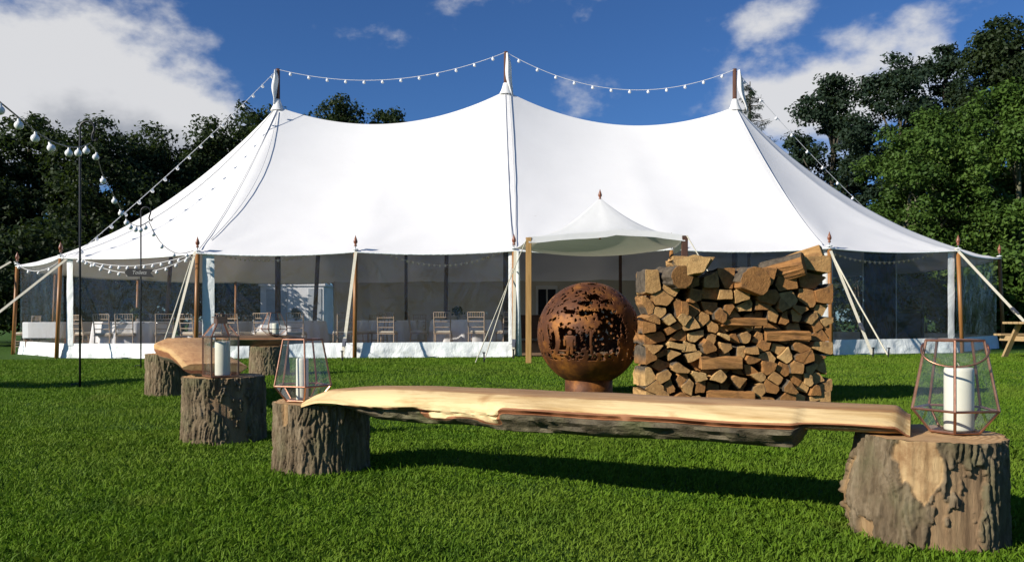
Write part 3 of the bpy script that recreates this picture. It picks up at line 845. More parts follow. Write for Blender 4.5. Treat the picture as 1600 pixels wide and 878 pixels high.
# ------------------------------------------------------------------ bench slabs
def slab(name, label, P0, P1, section, n, mat):
    """section(u) -> list of (y, z, zone); lofted along the line P0-P1, y is across (+ away)"""
    P0, P1 = Vector((*P0, 0)), Vector((*P1, 0)); L_ = (P1 - P0).length
    V, Z = [], []
    for k in range(n):
        u = k / (n - 1); s_ = section(u)
        for (yy, zz, zn, xo) in s_:
            V.append(((u - 0.5) * L_ + xo, yy, zz)); Z.append(zn)
    c = len(section(0.5)); F = grid_faces(c, n, True)
    F.append(tuple(range(c - 1, -1, -1))); F.append(tuple((n - 1) * c + i for i in range(c)))
    me = mesh(name, V, F, mat, False); attr(me, 'zone', Z)
    me.polygons.foreach_set('use_smooth', [True] * len(me.polygons))
    o = obj(name, me); mid = (P0 + P1) / 2
    o.location = (mid.x, mid.y, gz(mid.x, mid.y)); o.rotation_euler = (0, 0, math.atan2(P1.y - P0.y, P1.x - P0.x))
    md = o.modifiers.new('edge', 'EDGE_SPLIT'); md.split_angle = R(40)
    return tag(o, label, 'bench', 'half-log benches round the fire globe')
def nz1(*a): return noise.noise(Vector(a))
def sec_front(u):
    dz = 0.43 - 0.062 * (1 - sstep(0.0, 0.10, u)) - 0.022 * (1 - sstep(0.05, 0.25, u)) - 0.028 * sstep(0.982, 1.0, u)
    bot = 0.338 + 0.016 * u                                    # underside where it sits on the stumps
    body = sstep(0.115, 0.20, u) * (1 - sstep(0.862, 0.880, u))  # deeper log belly between the stumps
    zb = bot + (0.278 + 0.022 * u - 0.010 * sstep(0.3, 0.45, u) + 0.012 * nz1(u * 9, 1, 1) - bot) * body
    hw = 0.185 + 0.03 * nz1(u * 3.1, 5, 2) + 0.02 * nz1(u * 9, 2, 8) - 0.06 * (1 - sstep(0, 0.06, u)) - 0.03 * sstep(0.97, 1, u)
    near = -hw - 0.03 * body * sstep(0.3, 0.5, u)
    far = hw
    z1 = sstep(0.435, 0.455, u)                                # bark starts here
    brk = near + 0.10 + 0.025 * nz1(u * 5, 9, 3)
    ez = dz - 0.045 - 0.012 * nz1(u * 7, 3, 3) - 0.012 * (1 - z1) * body
    rg = lambda k, a: (0.020 * nz1(u * 24, k * 1.7, a) + 0.012 * nz1(u * 60, k * 2.7, a)) * body
    P = [(far, dz - 0.02, 0.6), (far - 0.05, dz - 0.002 + 0.004 * nz1(u * 11, 0, 4), 0), (0.06, dz + 0.006 * nz1(u * 8, 2, 4), 0), (brk + 0.03, dz + 0.004 * nz1(u * 8, 4, 4), 0.0),
         (brk, dz - 0.003, 0.3), (brk - 0.03, dz - 0.014, 1), (near + 0.02, dz - 0.034, 1), (near, ez, 1.0 + 0.25 * z1)]
    h_ = ez - zb
    lobe = sstep(0.27, 0.33, u) * (1 - z1)                      # bare wood running lower before the bark starts
    und = (1 - z1) * (1 - lobe) * body                         # undercut dark belly at the left
    q1 = 1 + 1.0 * z1; q2 = 1 + 2 * max(z1, und)
    lz = lambda k: max(1.0, (3.0 - 1.9 * lobe * sstep(0.0, 0.25, 0.62 - k + 0.6 * nz1(u * 14, k * 3, 8)))) if body > 0.05 else 1.0
    P += [(near - 0.006 * z1, ez - 0.006 - 0.05 * h_, q1), (near - 0.004 + rg(1, 2) + 0.012 * z1 + 0.02 * und, ez - 0.010 - 0.14 * h_, max(q1 + 0.1 * z1, 1 + 1.6 * und)), (near + 0.004 - 0.018 * z1 * body + rg(2, 5) + 0.03 * und, ez - 0.28 * h_ - 0.004, q2),
          (near + 0.008 - 0.02 * z1 * body + rg(3, 5) + 0.035 * und, ez - 0.44 * h_, max(q2, lz(0.44))), (near + 0.012 + rg(4, 5) + 0.035 * und, ez - 0.60 * h_, max(q2, lz(0.6))), (near + 0.024 + rg(5, 5) + 0.03 * und, ez - 0.76 * h_, lz(0.76)),
          (near + 0.045 + rg(6, 7) + 0.03 * und, ez - 0.92 * h_, lz(0.95)), (near + 0.09, zb, 3 if body > .1 else 1), (0.0, zb - 0.006 * body, 3), (far - 0.10, zb, 3), (far - 0.03, zb + 0.5 * h_, 2.5)]
    return [(a, b, c, (-0.05 * (1 - sstep(0, 0.02, u)) * (1 if i > 7 else -0.4) if u < 0.02 else 0.0)) for i, (a, b, c) in enumerate(P)]
slab('half_log_bench', 'long pale half-log bench with bark underside across the foreground', (-1.045, 4.08), (1.395, 2.865), sec_front, 300, SLAB)
def sec_left(u):                                               # u = 0 near, 1 far
    hw = 0.19 + 0.06 * sstep(0.35, 1.0, u) + 0.012 * nz1(u * 6, 3, 1)
    sh = 0.07 * sstep(0.45, 0.75, u) - 0.13 * sstep(0.7, 1.0, u) + 0.015 * nz1(u * 4, 1, 1)
    dz = 0.475 + 0.085 * u + 0.004 * nz1(u * 7, 1, 1); zb = 0.405 + 0.010 * u - 0.02 * sstep(0.1, 0.3, u) * (1 - sstep(0.7, 0.9, u))
    P = [(hw + sh, dz - 0.02, 1), (hw + sh - 0.05, dz, 0), (sh, dz + 0.003, 0), (-hw + sh + 0.06, dz, 0), (-hw + sh, dz - 0.022, 0.6), (-hw + sh + 0.006, (dz + zb) / 2, 1), (-hw + sh + 0.06, zb, 2), (sh, zb - 0.004, 3), (hw + sh - 0.06, zb, 3), (hw + sh - 0.005, (dz + zb) / 2, 2)]
    rnd = -0.06 * (1 - sstep(0, 0.03, u)) + 0.05 * sstep(0.97, 1, u)
    return [(a, b, c, rnd * (abs(a - sh) / 0.2) ** 2 * -1) for (a, b, c) in P]
slab('half_log_bench', 'orange-brown live-edge bench running away on the left', (-1.80, 4.98), (-3.38, 8.38), sec_left, 90, SLABR)
def sec_back(u):
    hw = 0.20 + 0.02 * nz1(u * 5, 3, 1) - 0.07 * (1 - sstep(0, 0.12, u)) - 0.10 * sstep(0.85, 1, u)
    dz = 0.545 + 0.006 * nz1(u * 6, 2, 2) - 0.03 * sstep(0.75, 1, u); zb = 0.405 + 0.03 * sstep(0.6, 1.0, u) + 0.02 * (1 - sstep(0, 0.1, u))
    P = [(hw, dz - 0.02, 1), (hw - 0.05, dz, 0), (0, dz, 0), (-hw + 0.05, dz - 0.004, 0), (-hw, dz - 0.03, 1), (-hw - 0.012, (dz + zb) / 2 + 0.012, 3), (-hw + 0.012, (dz + zb) / 2 - 0.02, 3), (-hw + 0.05, zb, 3), (0, zb - 0.004, 3), (hw - 0.05, zb, 3), (hw, (dz + zb) / 2, 3)]
    return [(a, b, c, 0.0) for (a, b, c) in P]
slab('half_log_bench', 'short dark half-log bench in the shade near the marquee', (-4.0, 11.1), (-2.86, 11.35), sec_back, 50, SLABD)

# ------------------------------------------------------------------ lanterns and candles
def candle(x, y, z, r, h, label):
    e = empty('pillar_candle', (x, y, z), label, 'candle', 'pillar candles in the lanterns')
    MB().lathe([(r * 0.97, 0), (r, 0.006), (r, h - 0.012), (r * 0.97, h - 0.003), (r * 0.9, h), (r * 0.55, h - 0.006), (0.004, h - 0.009)], (0, 0, 0), 32).build('wax', WAX, e, True)
    MB().tube([(0, 0, h - 0.012), (0.001, 0, h + 0.006), (-0.004, 0.001, h + 0.016)], 0.0016, 6).build('wick', WICK, e)
def geo_lantern(x, y, z, hgt, rw, rb, rt, rz, label, n=5, handle=0):
    e = empty('geometric_lantern', (x, y, z), label, 'lantern', 'copper and glass lanterns')
    zw = hgt * 0.26; t_ = 0.0048
    ring = lambda rr, zz: [Vector((rr * math.cos(rz + 2 * math.pi * k / n), rr * math.sin(rz + 2 * math.pi * k / n), zz)) for k in range(n)]
    Bm, Wd, Tp = ring(rb, 0.006), ring(rw, zw), ring(rt, hgt)
    for k in range(n):
        k2 = (k + 1) % n
        for a, b in ((Bm[k], Bm[k2]), (Wd[k], Wd[k2]), (Tp[k], Tp[k2]), (Bm[k], Wd[k]), (Wd[k], Tp[k])):
            MB().tube([a, b], t_, 6).build('frame_bar', COPPER, e)
        c1 = (Bm[k] + Bm[k2] + Wd[k] + Wd[k2]) / 4; c2 = (Wd[k] + Wd[k2] + Tp[k] + Tp[k2]) / 4
        for q, c in (((Bm[k], Bm[k2], Wd[k2], Wd[k]), c1), ((Wd[k], Wd[k2], Tp[k2], Tp[k]), c2)):
            obj('glass_pane', mesh('pane', [c + (p - c) * 0.985 for p in q], [(0, 1, 2, 3)], GLASS), e)
    MB().add([v * 0.98 for v in Bm] + [Vector((v.x * 0.98, v.y * 0.98, 0.001)) for v in Bm], [tuple(range(n)), tuple(range(2 * n - 1, n - 1, -1))] + [(k, n + k, n + (k + 1) % n, (k + 1) % n) for k in range(n)]).build('base_plate', COPPER, e)
    if handle:
        pts = []
        A, B_ = Vector((-rt * 1.02, -0.01, hgt - 0.012)), Vector((rt * 1.02, -0.01, hgt - 0.012))
        for k in range(25):
            a = math.pi * k / 24
            pts.append(Vector((-math.cos(a) * rt * (1.05 + 0.35 * math.sin(a)), -0.015 - (rt * 0.95) * math.sin(a) ** 0.7, hgt - 0.012 - handle * math.sin(a) ** 1.1)))
        va = -math.atan2(x, y); pts = [Matrix.Rotation(va, 3, 'Z') @ p for p in pts]
        MB().tube(pts, 0.0035, 6).build('handle', COPPER, e, True)
    return e
zt = 0.352
geo_lantern(1.525, 2.82, zt, 0.318, 0.137, 0.078, 0.092, R(-90 - 28), 'large five-sided copper lantern on the stump at the right', 5, 0.075)
candle(1.545, 2.83, zt + 0.008, 0.047, 0.215, 'thick cream candle in the lantern on the right stump')
geo_lantern(-1.035, 4.04, 0.340, 0.305, 0.142, 0.080, 0.098, R(-90 + 20), 'five-sided copper lantern on the stump left of the front bench', 5, 0)
candle(-1.035, 4.04, 0.348, 0.030, 0.205, 'slim cream candle in the lantern left of the front bench')
zb_ = 0.545
geo_lantern(-3.24, 11.15, zb_, 0.30, 0.19, 0.10, 0.09, R(-90 - 10), 'small far copper lantern on the dark bench near the marquee', 4, 0)
candle(-3.22, 11.15, zb_ + 0.008, 0.045, 0.15, 'cream candle in the far lantern on the dark bench')
def house_lantern(x, y, z, rz):
    e = empty('house_lantern', (x, y, z), 'copper house-shaped lantern with pitched roof on the middle left stump', 'lantern', None, rz)
    s, hb, ht, cp = 0.080, 0.240, 0.318, 0.032
    c = [(-s, -s), (s, -s), (s, s), (-s, s)]
    for k in range(4):
        a, b = c[k], c[(k + 1) % 4]
        MB().bar((*a, 0.0), (*a, hb), 0.008, 0.008).build('frame_post', COPPER, e)
        MB().bar((*a, 0.006), (*b, 0.006), 0.009, 0.009).build('frame_bar', COPPER, e)
        MB().bar((*a, hb), (*b, hb), 0.012, 0.009).build('frame_bar', COPPER, e)
        q = cp / s
        MB().bar((*a, hb), (a[0] * q, a[1] * q, ht), 0.008, 0.008).build('roof_bar', COPPER, e)
        g_ = 0.97
        obj('glass_pane', mesh('pane', [(a[0] * g_, a[1] * g_, 0.012), (b[0] * g_, b[1] * g_, 0.012), (b[0] * g_, b[1] * g_, hb - 0.004), (a[0] * g_, a[1] * g_, hb - 0.004)], [(0, 1, 2, 3)], GLASS), e)
        obj('roof_pane', mesh('pane', [(a[0] * g_, a[1] * g_, hb + 0.004), (b[0] * g_, b[1] * g_, hb + 0.004), (b[0] * q * g_, b[1] * q * g_, ht), (a[0] * q * g_, a[1] * q * g_, ht)], [(0, 1, 2, 3)], GLASS), e)
    MB().box(-cp, cp, -cp, cp, ht, ht + 0.035, 0.003).box(-cp * 1.25, cp * 1.25, -cp * 1.25, cp * 1.25, ht + 0.035, ht + 0.041).build('chimney_cap', COPPER, e)
    MB().box(-s, s, -s, s, 0.0, 0.004).build('base_plate', COPPER, e)
    MB().tube([(-0.03, -0.01, ht + 0.04)] + [(-0.03 * math.cos(a * math.pi / 10), -0.012, ht + 0.04 + 0.02 * math.sin(a * math.pi / 10)) for a in range(1, 10)] + [(0.03, -0.01, ht + 0.04)], 0.003, 6).build('handle', COPPER, e)
house_lantern(-1.755, 4.93, 0.402, R(38))
candle(-1.745, 4.935, 0.408, 0.044, 0.205, 'tall cream candle in the house-shaped lantern')

# ------------------------------------------------------------------ firewood
ORD = ['first', 'second', 'third', 'fourth', 'fifth', 'sixth', 'seventh', 'eighth', 'ninth', 'tenth', 'eleventh', 'twelfth', 'thirteenth', 'fourteenth', 'fifteenth']
rw = random.Random(23)
PX0, PX1, PY = 1.18, 2.83, 7.25
def pile_top(x):
    return float(np.interp(x, [1.12, 1.22, 1.32, 1.48, 1.66, 1.85, 2.05, 2.25, 2.45, 2.62, 2.74, 2.82], [1.06, 1.13, 1.18, 1.24, 1.22, 1.16, 1.16, 1.14, 1.20, 1.25, 1.24, 1.18]))
def clip(poly, n, c):
    out = []
    for i in range(len(poly)):
        a, b = poly[i], poly[(i + 1) % len(poly)]
        da, db = a[0] * n[0] + a[1] * n[1] - c, b[0] * n[0] + b[1] * n[1] - c
        if da <= 0: out.append(a)
        if da * db < 0:
            t = da / (da - db); out.append((a[0] + (b[0] - a[0]) * t, a[1] + (b[1] - a[1]) * t))
    return out
seeds = []
z = 0.045; row = 0
while z < 1.26:
    hrow = rw.uniform(0.076, 0.104) * (1 + 0.45 * (z > 0.85)); x = PX0 + rw.uniform(-0.02, 0.015); col = 0
    while x < PX1:
        wd = rw.choice([0.08, 0.10, 0.12, 0.14, 0.17, 0.21]) * (1 + 0.35 * (z > 0.85))
        xc = x + wd / 2; zc = z + rw.uniform(-0.030, 0.030)
        if xc < PX1 + 0.01 and zc < pile_top(xc) - 0.03:
            seeds.append((xc, zc, row, col)); col += 1
        x += wd
    z += hrow; row += 1
NROW = row
def log_obj(poly, y0, y1, label, tiltx, tilty, barkside):
    """prism with an irregular cross-section: two sawn ends, split sides and maybe one bark side"""
    cx = sum(p[0] for p in poly) / len(poly); cz = sum(p[1] for p in poly) / len(poly)
    pts = []
    for i, p in enumerate(poly):             # rounded, slightly uneven corners
        a = poly[i - 1]; b = poly[(i + 1) % len(poly)]
        pts.append((p[0] * .94 + a[0] * .06, p[1] * .94 + a[1] * .06)); pts.append((p[0] * .93 + b[0] * .07, p[1] * .93 + b[1] * .07))
        pts.append((p[0] * .55 + b[0] * .45 + rw.uniform(-.006, .006), p[1] * .55 + b[1] * .45 + rw.uniform(-.006, .006)))
    k = len(pts); ys_ = [0.0, 0.012, 0.35, 0.7, 0.985, 1.0]; V = []; fa = []
    L_ = y1 - y0
    for j, t in enumerate(ys_):
        sh = 0.965 if j in (0, 5) else 1.0
        for i, (px, pz) in enumerate(pts):
            w_ = 0.0 if j in (0, 1) else 0.010
            V.append(((px - cx) * sh + rw.uniform(-w_, w_), -L_ / 2 + L_ * t, (pz - cz) * sh + rw.uniform(-w_, w_)))
            fa.append(1.0 if j in (0, 5) or not barkside(px - cx, pz - cz) else 0.0)
    F = [q[::-1] for q in grid_faces(k, len(ys_), True)] + [tuple(range(k)), tuple((len(ys_) - 1) * k + i for i in range(k - 1, -1, -1))]
    me = mesh('firewood_log', V, F, LOG); attr(me, 'face', fa)
    o = obj('firewood_log', me); o.location = (cx, (y0 + y1) / 2, cz); o.rotation_euler = (tiltx, 0, tilty)
    return tag(o, label, 'log', 'split logs in the woodpile')
cross = [((1130, 1200, 497, 509), 'pale split log lying sideways at mid-height of the woodpile'),
         ((1095, 1160, 556, 577), 'pale split log lying sideways low in the woodpile'),
         ((1198, 1268, 517, 532), 'long split log lying sideways near the right of the woodpile'),
         ((1106, 1180, 611, 627), 'grey weathered log lying sideways at the foot of the woodpile')]
cr = []
for (a, b, c, d), lab in cross:
    p0, p1 = at(a, d, 7.2), at(b, c, 7.2); cr.append((p0.x, p1.x, p0.z, p1.z, lab))
for i, (sx_, sz_, r_, c_) in enumerate(seeds):
    poly = [(PX0 - 0.02, 0.008), (PX1 + 0.02, 0.008), (PX1 + 0.02, 1.5), (PX0 - 0.02, 1.5)]
    for j, (ox, oz, _, _) in enumerate(seeds):
        if i == j or abs(ox - sx_) > 0.7 or abs(oz - sz_) > 0.6: continue
        nx, nz_ = ox - sx_, oz - sz_; mx, mz = (ox + sx_) / 2, (oz + sz_) / 2
        poly = clip(poly, (nx, nz_), nx * mx + nz_ * mz)
    poly = [(max(sx_ - .19, min(sx_ + .19, a)), min(b, sz_ + 0.11 + 0.02 * math.sin(a * 40))) for a, b in poly]
    cx = sum(p[0] for p in poly) / len(poly); cz = sum(p[1] for p in poly) / len(poly)
    sh = rw.uniform(0.90, 0.99)
    poly = [(cx + (a - cx) * sh, cz + (b - cz) * sh) for a, b in poly]
    # many pieces are wedges: a split takes one corner off
    if rw.random() < 0.62:
        a_ = rw.uniform(0, 6.28); nn_ = (math.cos(a_), math.sin(a_)); ext = max((p[0] - cx) * nn_[0] + (p[1] - cz) * nn_[1] for p in poly)
        p2 = clip(poly, nn_, cx * nn_[0] + cz * nn_[1] + ext * rw.uniform(0.25, 0.62))
        if len(p2) >= 3: poly = p2
    # drop corners that nearly coincide
    q = []
    for p in poly:
        if not q or math.hypot(p[0] - q[-1][0], p[1] - q[-1][1]) > 0.026: q.append(p)
    if len(q) < 3: continue
    y0 = PY - 0.02 + rw.uniform(-0.05, 0.045) + 0.05 * abs((sx_ - 1.96) / 0.84) ** 4
    for (a, b, c, d, _) in cr:
        if a - 0.02 < sx_ < b + 0.02 and c - 0.04 < sz_ < d + 0.04: y0 = PY + 0.10
    ln = rw.uniform(0.42, 0.52)
    ang = rw.uniform(0, 6.28); has = rw.random() < 0.72
    bs = (lambda X, Z, A=ang, Hs=has: Hs and X * math.cos(A) + Z * math.sin(A) > 0.018)
    log_obj(q, y0, y0 + ln, f'split log {ORD[c_]} from the left in the {ORD[r_]} row up of the woodpile', rw.uniform(-.05, .05), rw.uniform(-.09, .09), bs)
rear = MB(); ry0 = PY + 0.50
for i, (sx_, sz_, r_, c_) in enumerate(seeds):   # blocks added behind the pile so no light shows through its gaps
    if not PX0 + 0.24 < sx_ < PX1 - 0.24: continue
    hx, hz = 0.17, 0.13
    rear.box(sx_ - hx + 0.05, sx_ + hx + 0.02, ry0 + rw.uniform(0, .03), ry0 + 0.42, max(0.01, sz_ - hz + 0.01), min(sz_ + hz * 0.5, pile_top(sx_) - 0.05))
rme = mesh('gap_backing', rear.v, rear.f, LOG); attr(rme, 'face', [0.25] * len(rear.v))
ro = obj('gap_backing', rme); ro['kind'] = 'stuff'; ro['label'] = 'dark firewood blocks added behind the woodpile to close its see-through gaps'; ro['category'] = 'firewood'
for (a, b, c, d, lab) in cr:                 # logs lying along the face
    L_ = b - a; hh = (d - c) / 2
    poly = [(-hh * 1.1, -hh), (hh * 0.9, -hh * 0.9), (hh * 1.2, hh * 0.2), (hh * 0.1, hh), (-hh * 1.1, hh * 0.7)]
    o = log_obj(poly, -L_ / 2, L_ / 2, lab, 0, 0, lambda X, Z: False)
    o.rotation_euler = (0, rw.uniform(-.03, .03), R(90) + rw.uniform(-.06, .06)); o.location = ((a + b) / 2, PY - 0.0, (c + d) / 2)
def roundish(r, a0, a1, n=9, flat=True):
    return [(r * math.cos(R(a0 + (a1 - a0) * k / n)), r * math.sin(R(a0 + (a1 - a0) * k / n))) for k in range(n + 1)] + ([] if not flat else [])
def top_log(px, py, d, poly, L_, rz, rx, label, bark):
    o = log_obj(poly, -L_ / 2, L_ / 2, label, rx, rz, bark); p = at(px, py, d); o.location = p; o.rotation_euler = (rx, 0, rz); return o
top_log(1168, 436, 7.24, roundish(0.135, -62, 200, 10), 0.46, R(4), 0.03, 'half-round log with bark standing on top middle of the woodpile', lambda X, Z: Z > -0.02)
o = top_log(1222, 417, 7.30, roundish(0.115, 20, 250, 9), 0.38, R(-72), R(0), 'fat dark barked log leaning along the top right of the woodpile', lambda X, Z: Z > 0.03); o.rotation_euler = (R(-14), 0, R(58))
o = top_log(1247, 406, 7.50, [(-0.09, -0.055), (0.085, -0.06), (0.09, 0.055), (-0.085, 0.06)], 0.44, R(-66), 0, 'pale squared split log topmost at the right of the woodpile', lambda X, Z: False); o.rotation_euler = (R(-18), 0, R(62))
top_log(1082, 414, 7.28, [(-0.17, 0.035), (-0.06, -0.10), (0.10, -0.07), (0.16, 0.05), (0.02, 0.085)], 0.46, R(-10), 0.04, 'dark wedge log topmost at the left of the woodpile', lambda X, Z: Z > 0.02)
top_log(1050, 434, 7.26, roundish(0.105, 0, 360, 10, False)[:-1], 0.42, R(14), 0.02, 'round brown log at the upper left shoulder of the woodpile', lambda X, Z: True)

# ------------------------------------------------------------------ inside the marquee
def round_table(x, y, label, r=0.80):
    e = empty('round_table', (x, y, gz(x, y) + 0.025), label, 'table', 'dining tables in the marquee')
    MB().lathe([(r, 0.715), (r, 0.735)], (0, 0, 0), 30).build('tabletop', BROWN, e)
    MB().lathe([(0.24, 0.0), (0.24, 0.03), (0.04, 0.06), (0.04, 0.715)], (0, 0, 0), 12).build('pedestal', BROWN, e)
    c = empty('tablecloth', (x, y, gz(x, y) + 0.025), label.replace('round table', 'white cloth on the round table'), 'tablecloth', 'white tablecloths')
    n = 120; V = []
    prof = [(0.3, 0.742), (0.97, 0.742), (1.0, 0.738), (1.015, 0.70), (1.03, 0.5), (1.05, 0.25), (1.07, 0.03)]
    for j, (rr, zz) in enumerate(prof):
        fold = max(0, j - 2) / 4
        for i in range(n):
            a = 2 * math.pi * i / n
            q = r * rr + fold * 0.055 * (math.sin(a * 14 + x) + 0.5 * math.sin(a * 23 + y))
            V.append((q * math.cos(a), q * math.sin(a), zz))
    V.append((0, 0, 0.742)); F = grid_faces(n, len(prof), True) + [(i, len(V) - 1, (i + 1) % n) for i in range(n)]
    obj('cloth', mesh('cloth', V, F, CLOTH, True), c)
    return e
def chair_proto():
    e = empty('banquet_chair', (0, 0, 0), 'x', 'chair', 'limewash banquet chairs')
    for s in (-1, 1):
        MB().tube([(s * 0.185, -0.19, 0), (s * 0.175, -0.175, 0.44)], 0.013, 7).build('front_leg', LIME, e)
        MB().tube([(s * 0.175, 0.21, 0), (s * 0.170, 0.175, 0.44), (s * 0.180, 0.235, 0.90)], 0.013, 7).build('rear_post', LIME, e)
    MB().box(-0.20, 0.20, -0.20, 0.19, 0.43, 0.455, 0.008).build('seat', LIME, e)
    MB().box(-0.195, 0.195, -0.20, 0.18, 0.456, 0.50, 0.016).build('cushion', CUSH, e)
    b = MB()
    for z_, y_ in ((0.90, 0.235), (0.79, 0.222), (0.70, 0.21), (0.58, 0.193)): b.tube([(-0.18, y_, z_), (0.18, y_, z_)], 0.010, 6)
    for k in range(6): b.tube([(-0.128 + k * 0.051, 0.222, 0.79), (-0.128 + k * 0.051, 0.235, 0.90)], 0.007, 5)
    b.build('backrest', LIME, e)
    b = MB()
    for z_ in (0.16, 0.28): b.tube([(-0.182, -0.185, z_), (-0.175, 0.198, z_)], 0.008, 5).tube([(0.182, -0.185, z_), (0.175, 0.198, z_)], 0.008, 5)
    b.tube([(-0.182, -0.186, 0.22), (0.182, -0.186, 0.22)], 0.008, 5).tube([(-0.176, 0.20, 0.22), (0.176, 0.20, 0.22)], 0.008, 5)
    b.build('stretcher', LIME, e)
    return e
tables = [(-9.30, 20.5, 'round table second from the left behind the clear wall'),
          (-5.55, 20.9, 'round table behind the third clear wall panel from the left'),
          (-1.15, 20.9, 'round table just left of the entrance behind the clear wall'),
          (-7.4, 25.3, 'round table at the back left of the marquee'),
          (-3.3, 25.2, 'round table at the back middle of the marquee'),
          (-3.05, 20.4, 'round table right behind the second pole from the left corner'),
          (-7.25, 20.6, 'round table behind the left tent corner pole')]
tables = [(x * 0.925, y - 1.95, l_) if k < 3 else (x, y, l_) for k, (x, y, l_) in enumerate(tables)]
for x, y, lab in tables: round_table(x, y, lab)
# a narrow clothed table at the left end
e = empty('side_table', (-11.15, 20.3, gz(-11.15, 20.3) + 0.025), 'oblong table at the far left end of the marquee', 'table')
MB().box(-0.42, 0.42, -0.9, 0.9, 0.70, 0.73).build('tabletop', BROWN, e)
for a in (-0.38, 0.38):
    for b in (-0.85, 0.85): MB().box(a - 0.025, a + 0.025, b - 0.025, b + 0.025, 0.0, 0.70).build('leg', BROWN, e)
c = empty('tablecloth', (-11.15, 20.3, gz(-11.15, 20.3) + 0.025), 'white cloth over the oblong table at the far left end', 'tablecloth', 'white tablecloths')
MB().box(-0.445, 0.445, -0.925, 0.925, 0.36, 0.745, 0.012).build('cloth', CLOTH, c)
ch0 = chair_proto(); first = True
chairs = [(-1.62, 19.35, 180, 'chair squarely left of two pale chairs near the entrance'), (-0.80, 19.35, 172, 'pale chair in the middle of the three beside the entrance'),
          (-0.12, 19.6, 205, 'pale chair next to the rolled wall at the entrance'), (-2.30, 20.2, 95, 'chair seen sideways left of the three by the entrance'),
          (-5.02, 19.2, 185, 'chair behind the third clear panel, left of the tie strap'), (-4.00, 19.5, 205, 'chair close to the left of the second pole from the corner'),
          (-3.35, 20.4, 265, 'chair just right of the second pole from the corner'), (-6.6, 19.9, 150, 'chair behind the house lantern, in the third panel'),
          (-9.55, 18.95, 175, 'left one of a pair of chairs by the second left panel'), (-9.05, 19.0, 190, 'right one of a pair of chairs by the second left panel'),
          (-8.25, 19.35, 205, 'chair beside the pole of the left tent corner'), (-10.55, 20.3, 95, 'chair between the oblong table and the round one at left'),
          (-11.85, 20.0, -90, 'chair at the outer side of the oblong left table'), (-7.6, 23.9, 180, 'chair in front of the back left round table'),
          (-3.9, 23.8, 170, 'left chair in front of the back middle round table'), (-2.7, 23.8, 190, 'right chair in front of the back middle round table'),
          (-2.95, 19.5, 178, 'chair facing the table behind the second pole from the left corner'), (-3.75, 20.0, 120, 'chair angled left of the table behind the second pole'),
          (-5.75, 19.3, 165, 'chair right of the house lantern in the third panel'), (-7.75, 19.9, 160, 'left chair of two at the table behind the corner pole'),
          (-7.10, 19.7, 185, 'right chair of two at the table behind the corner pole'), (-10.1, 19.4, 150, 'leftmost chair of the row along the second left panel'),
          (-1.9, 22.1, 40, 'chair on the far side of the table by the entrance')]
for x, y, a, lab in chairs:
    if y < 21 and x > -10: x, y = x * 0.925, y - 1.55
    if x < -7 and y < 19: y += 0.25 * (-x - 7)
    o = ch0 if first else copy_tree(ch0); first = False
    o.location = (x, y, gz(x, y) + 0.026); o.rotation_euler = (0, 0, R(a)); o['label'] = lab
# table settings: vases of dark foliage
for k, (x, y, lab) in enumerate(((-1.25, 18.9, 'dark posy vase on the table by the entrance'), (-5.0, 18.95, 'dark posy vase on the third panel table'), (-8.5, 18.6, 'dark posy vase on the second left table'))):
    e = empty('posy_vase', (x, y, gz(x, y) + 0.768), lab, 'vase', 'posies on the dining tables')
    MB().lathe([(0.03, 0), (0.04, 0.03), (0.028, 0.10), (0.035, 0.13)], (0, 0, 0), 12).build('vase', STEEL, e, True)
    rr = np.random.default_rng(k); n = 160
    c = rr.normal(0, 0.055, (n, 3)) + np.array([0, 0, 0.19]); a = rr.normal(0, 0.022, (n, 3)); b = rr.normal(0, 0.022, (n, 3))
    Vn = np.stack([c - a, c + b, c + a, c - b], 1).reshape(-1, 3)
    obj('foliage', np_mesh('foliage', Vn, np.arange(n * 4).reshape(n, 4), LEAFD), e)
# glasses standing on the tables
rg = random.Random(4); cnt = 0
gb = MB().lathe([(0.03, 0), (0.03, 0.004), (0.005, 0.008), (0.005, 0.08), (0.03, 0.11), (0.034, 0.15), (0.03, 0.19)], (0, 0, 0), 10, False)
gm = mesh('wine_glass', gb.v, gb.f, GLASS, True)
names = ['second left', 'third panel', 'entrance']
for ti, (x, y, lab) in enumerate(tables[:3]):
    for k in range(6):
        a = R(200 + k * 28)
        o = obj('wine_glass', gm); o.location = (x + 0.52 * math.cos(a), y + 0.52 * math.sin(a), gz(x, y) + 0.769)
        tag(o, f'one of the wine glasses on the {names[ti]} table', 'glass', f'wine glasses on the {names[ti]} table')
# bar at the right end
e = empty('bar_counter', (9.25, 20.3, gz(9, 20) + 0.025), 'dark wooden bar counter with open frame at the right end', 'bar')
MB().box(-0.75, 0.85, -0.3, 0.3, 0.88, 0.93, 0.006).build('counter_top', BAR, e)
MB().box(-0.72, 0.82, -0.26, -0.23, 0.04, 0.86).build('front_panel', BAR, e)
for s in (-0.72, 0.78): MB().box(s, s + 0.05, -0.29, -0.24, 0, 1.28).build('post', BAR, e)
MB().box(-0.74, 0.84, -0.29, -0.24, 1.28, 1.34).build('top_rail', BAR, e)
MB().box(-0.70, 0.80, 0.1, 0.3, 0.45, 0.48).build('shelf', BAR, e)
e = empty('dark_banner', (8.62, 19.2, gz(8.6, 19.2) + 0.025), 'tall dark navy curtain standing inside the right clear panel', 'curtain')
V = []
for j in range(10):
    for i in range(40): V.append((-0.36 + 0.72 * i / 39, 0.03 * math.sin(i * 0.9) + 0.012 * math.sin(i * 2.1), 0.02 + 2.28 * j / 9))
o = obj('curtain_cloth', mesh('curtain', V, grid_faces(40, 10), NAVY, True), e); md = o.modifiers.new('t', 'SOLIDIFY'); md.thickness = 0.006
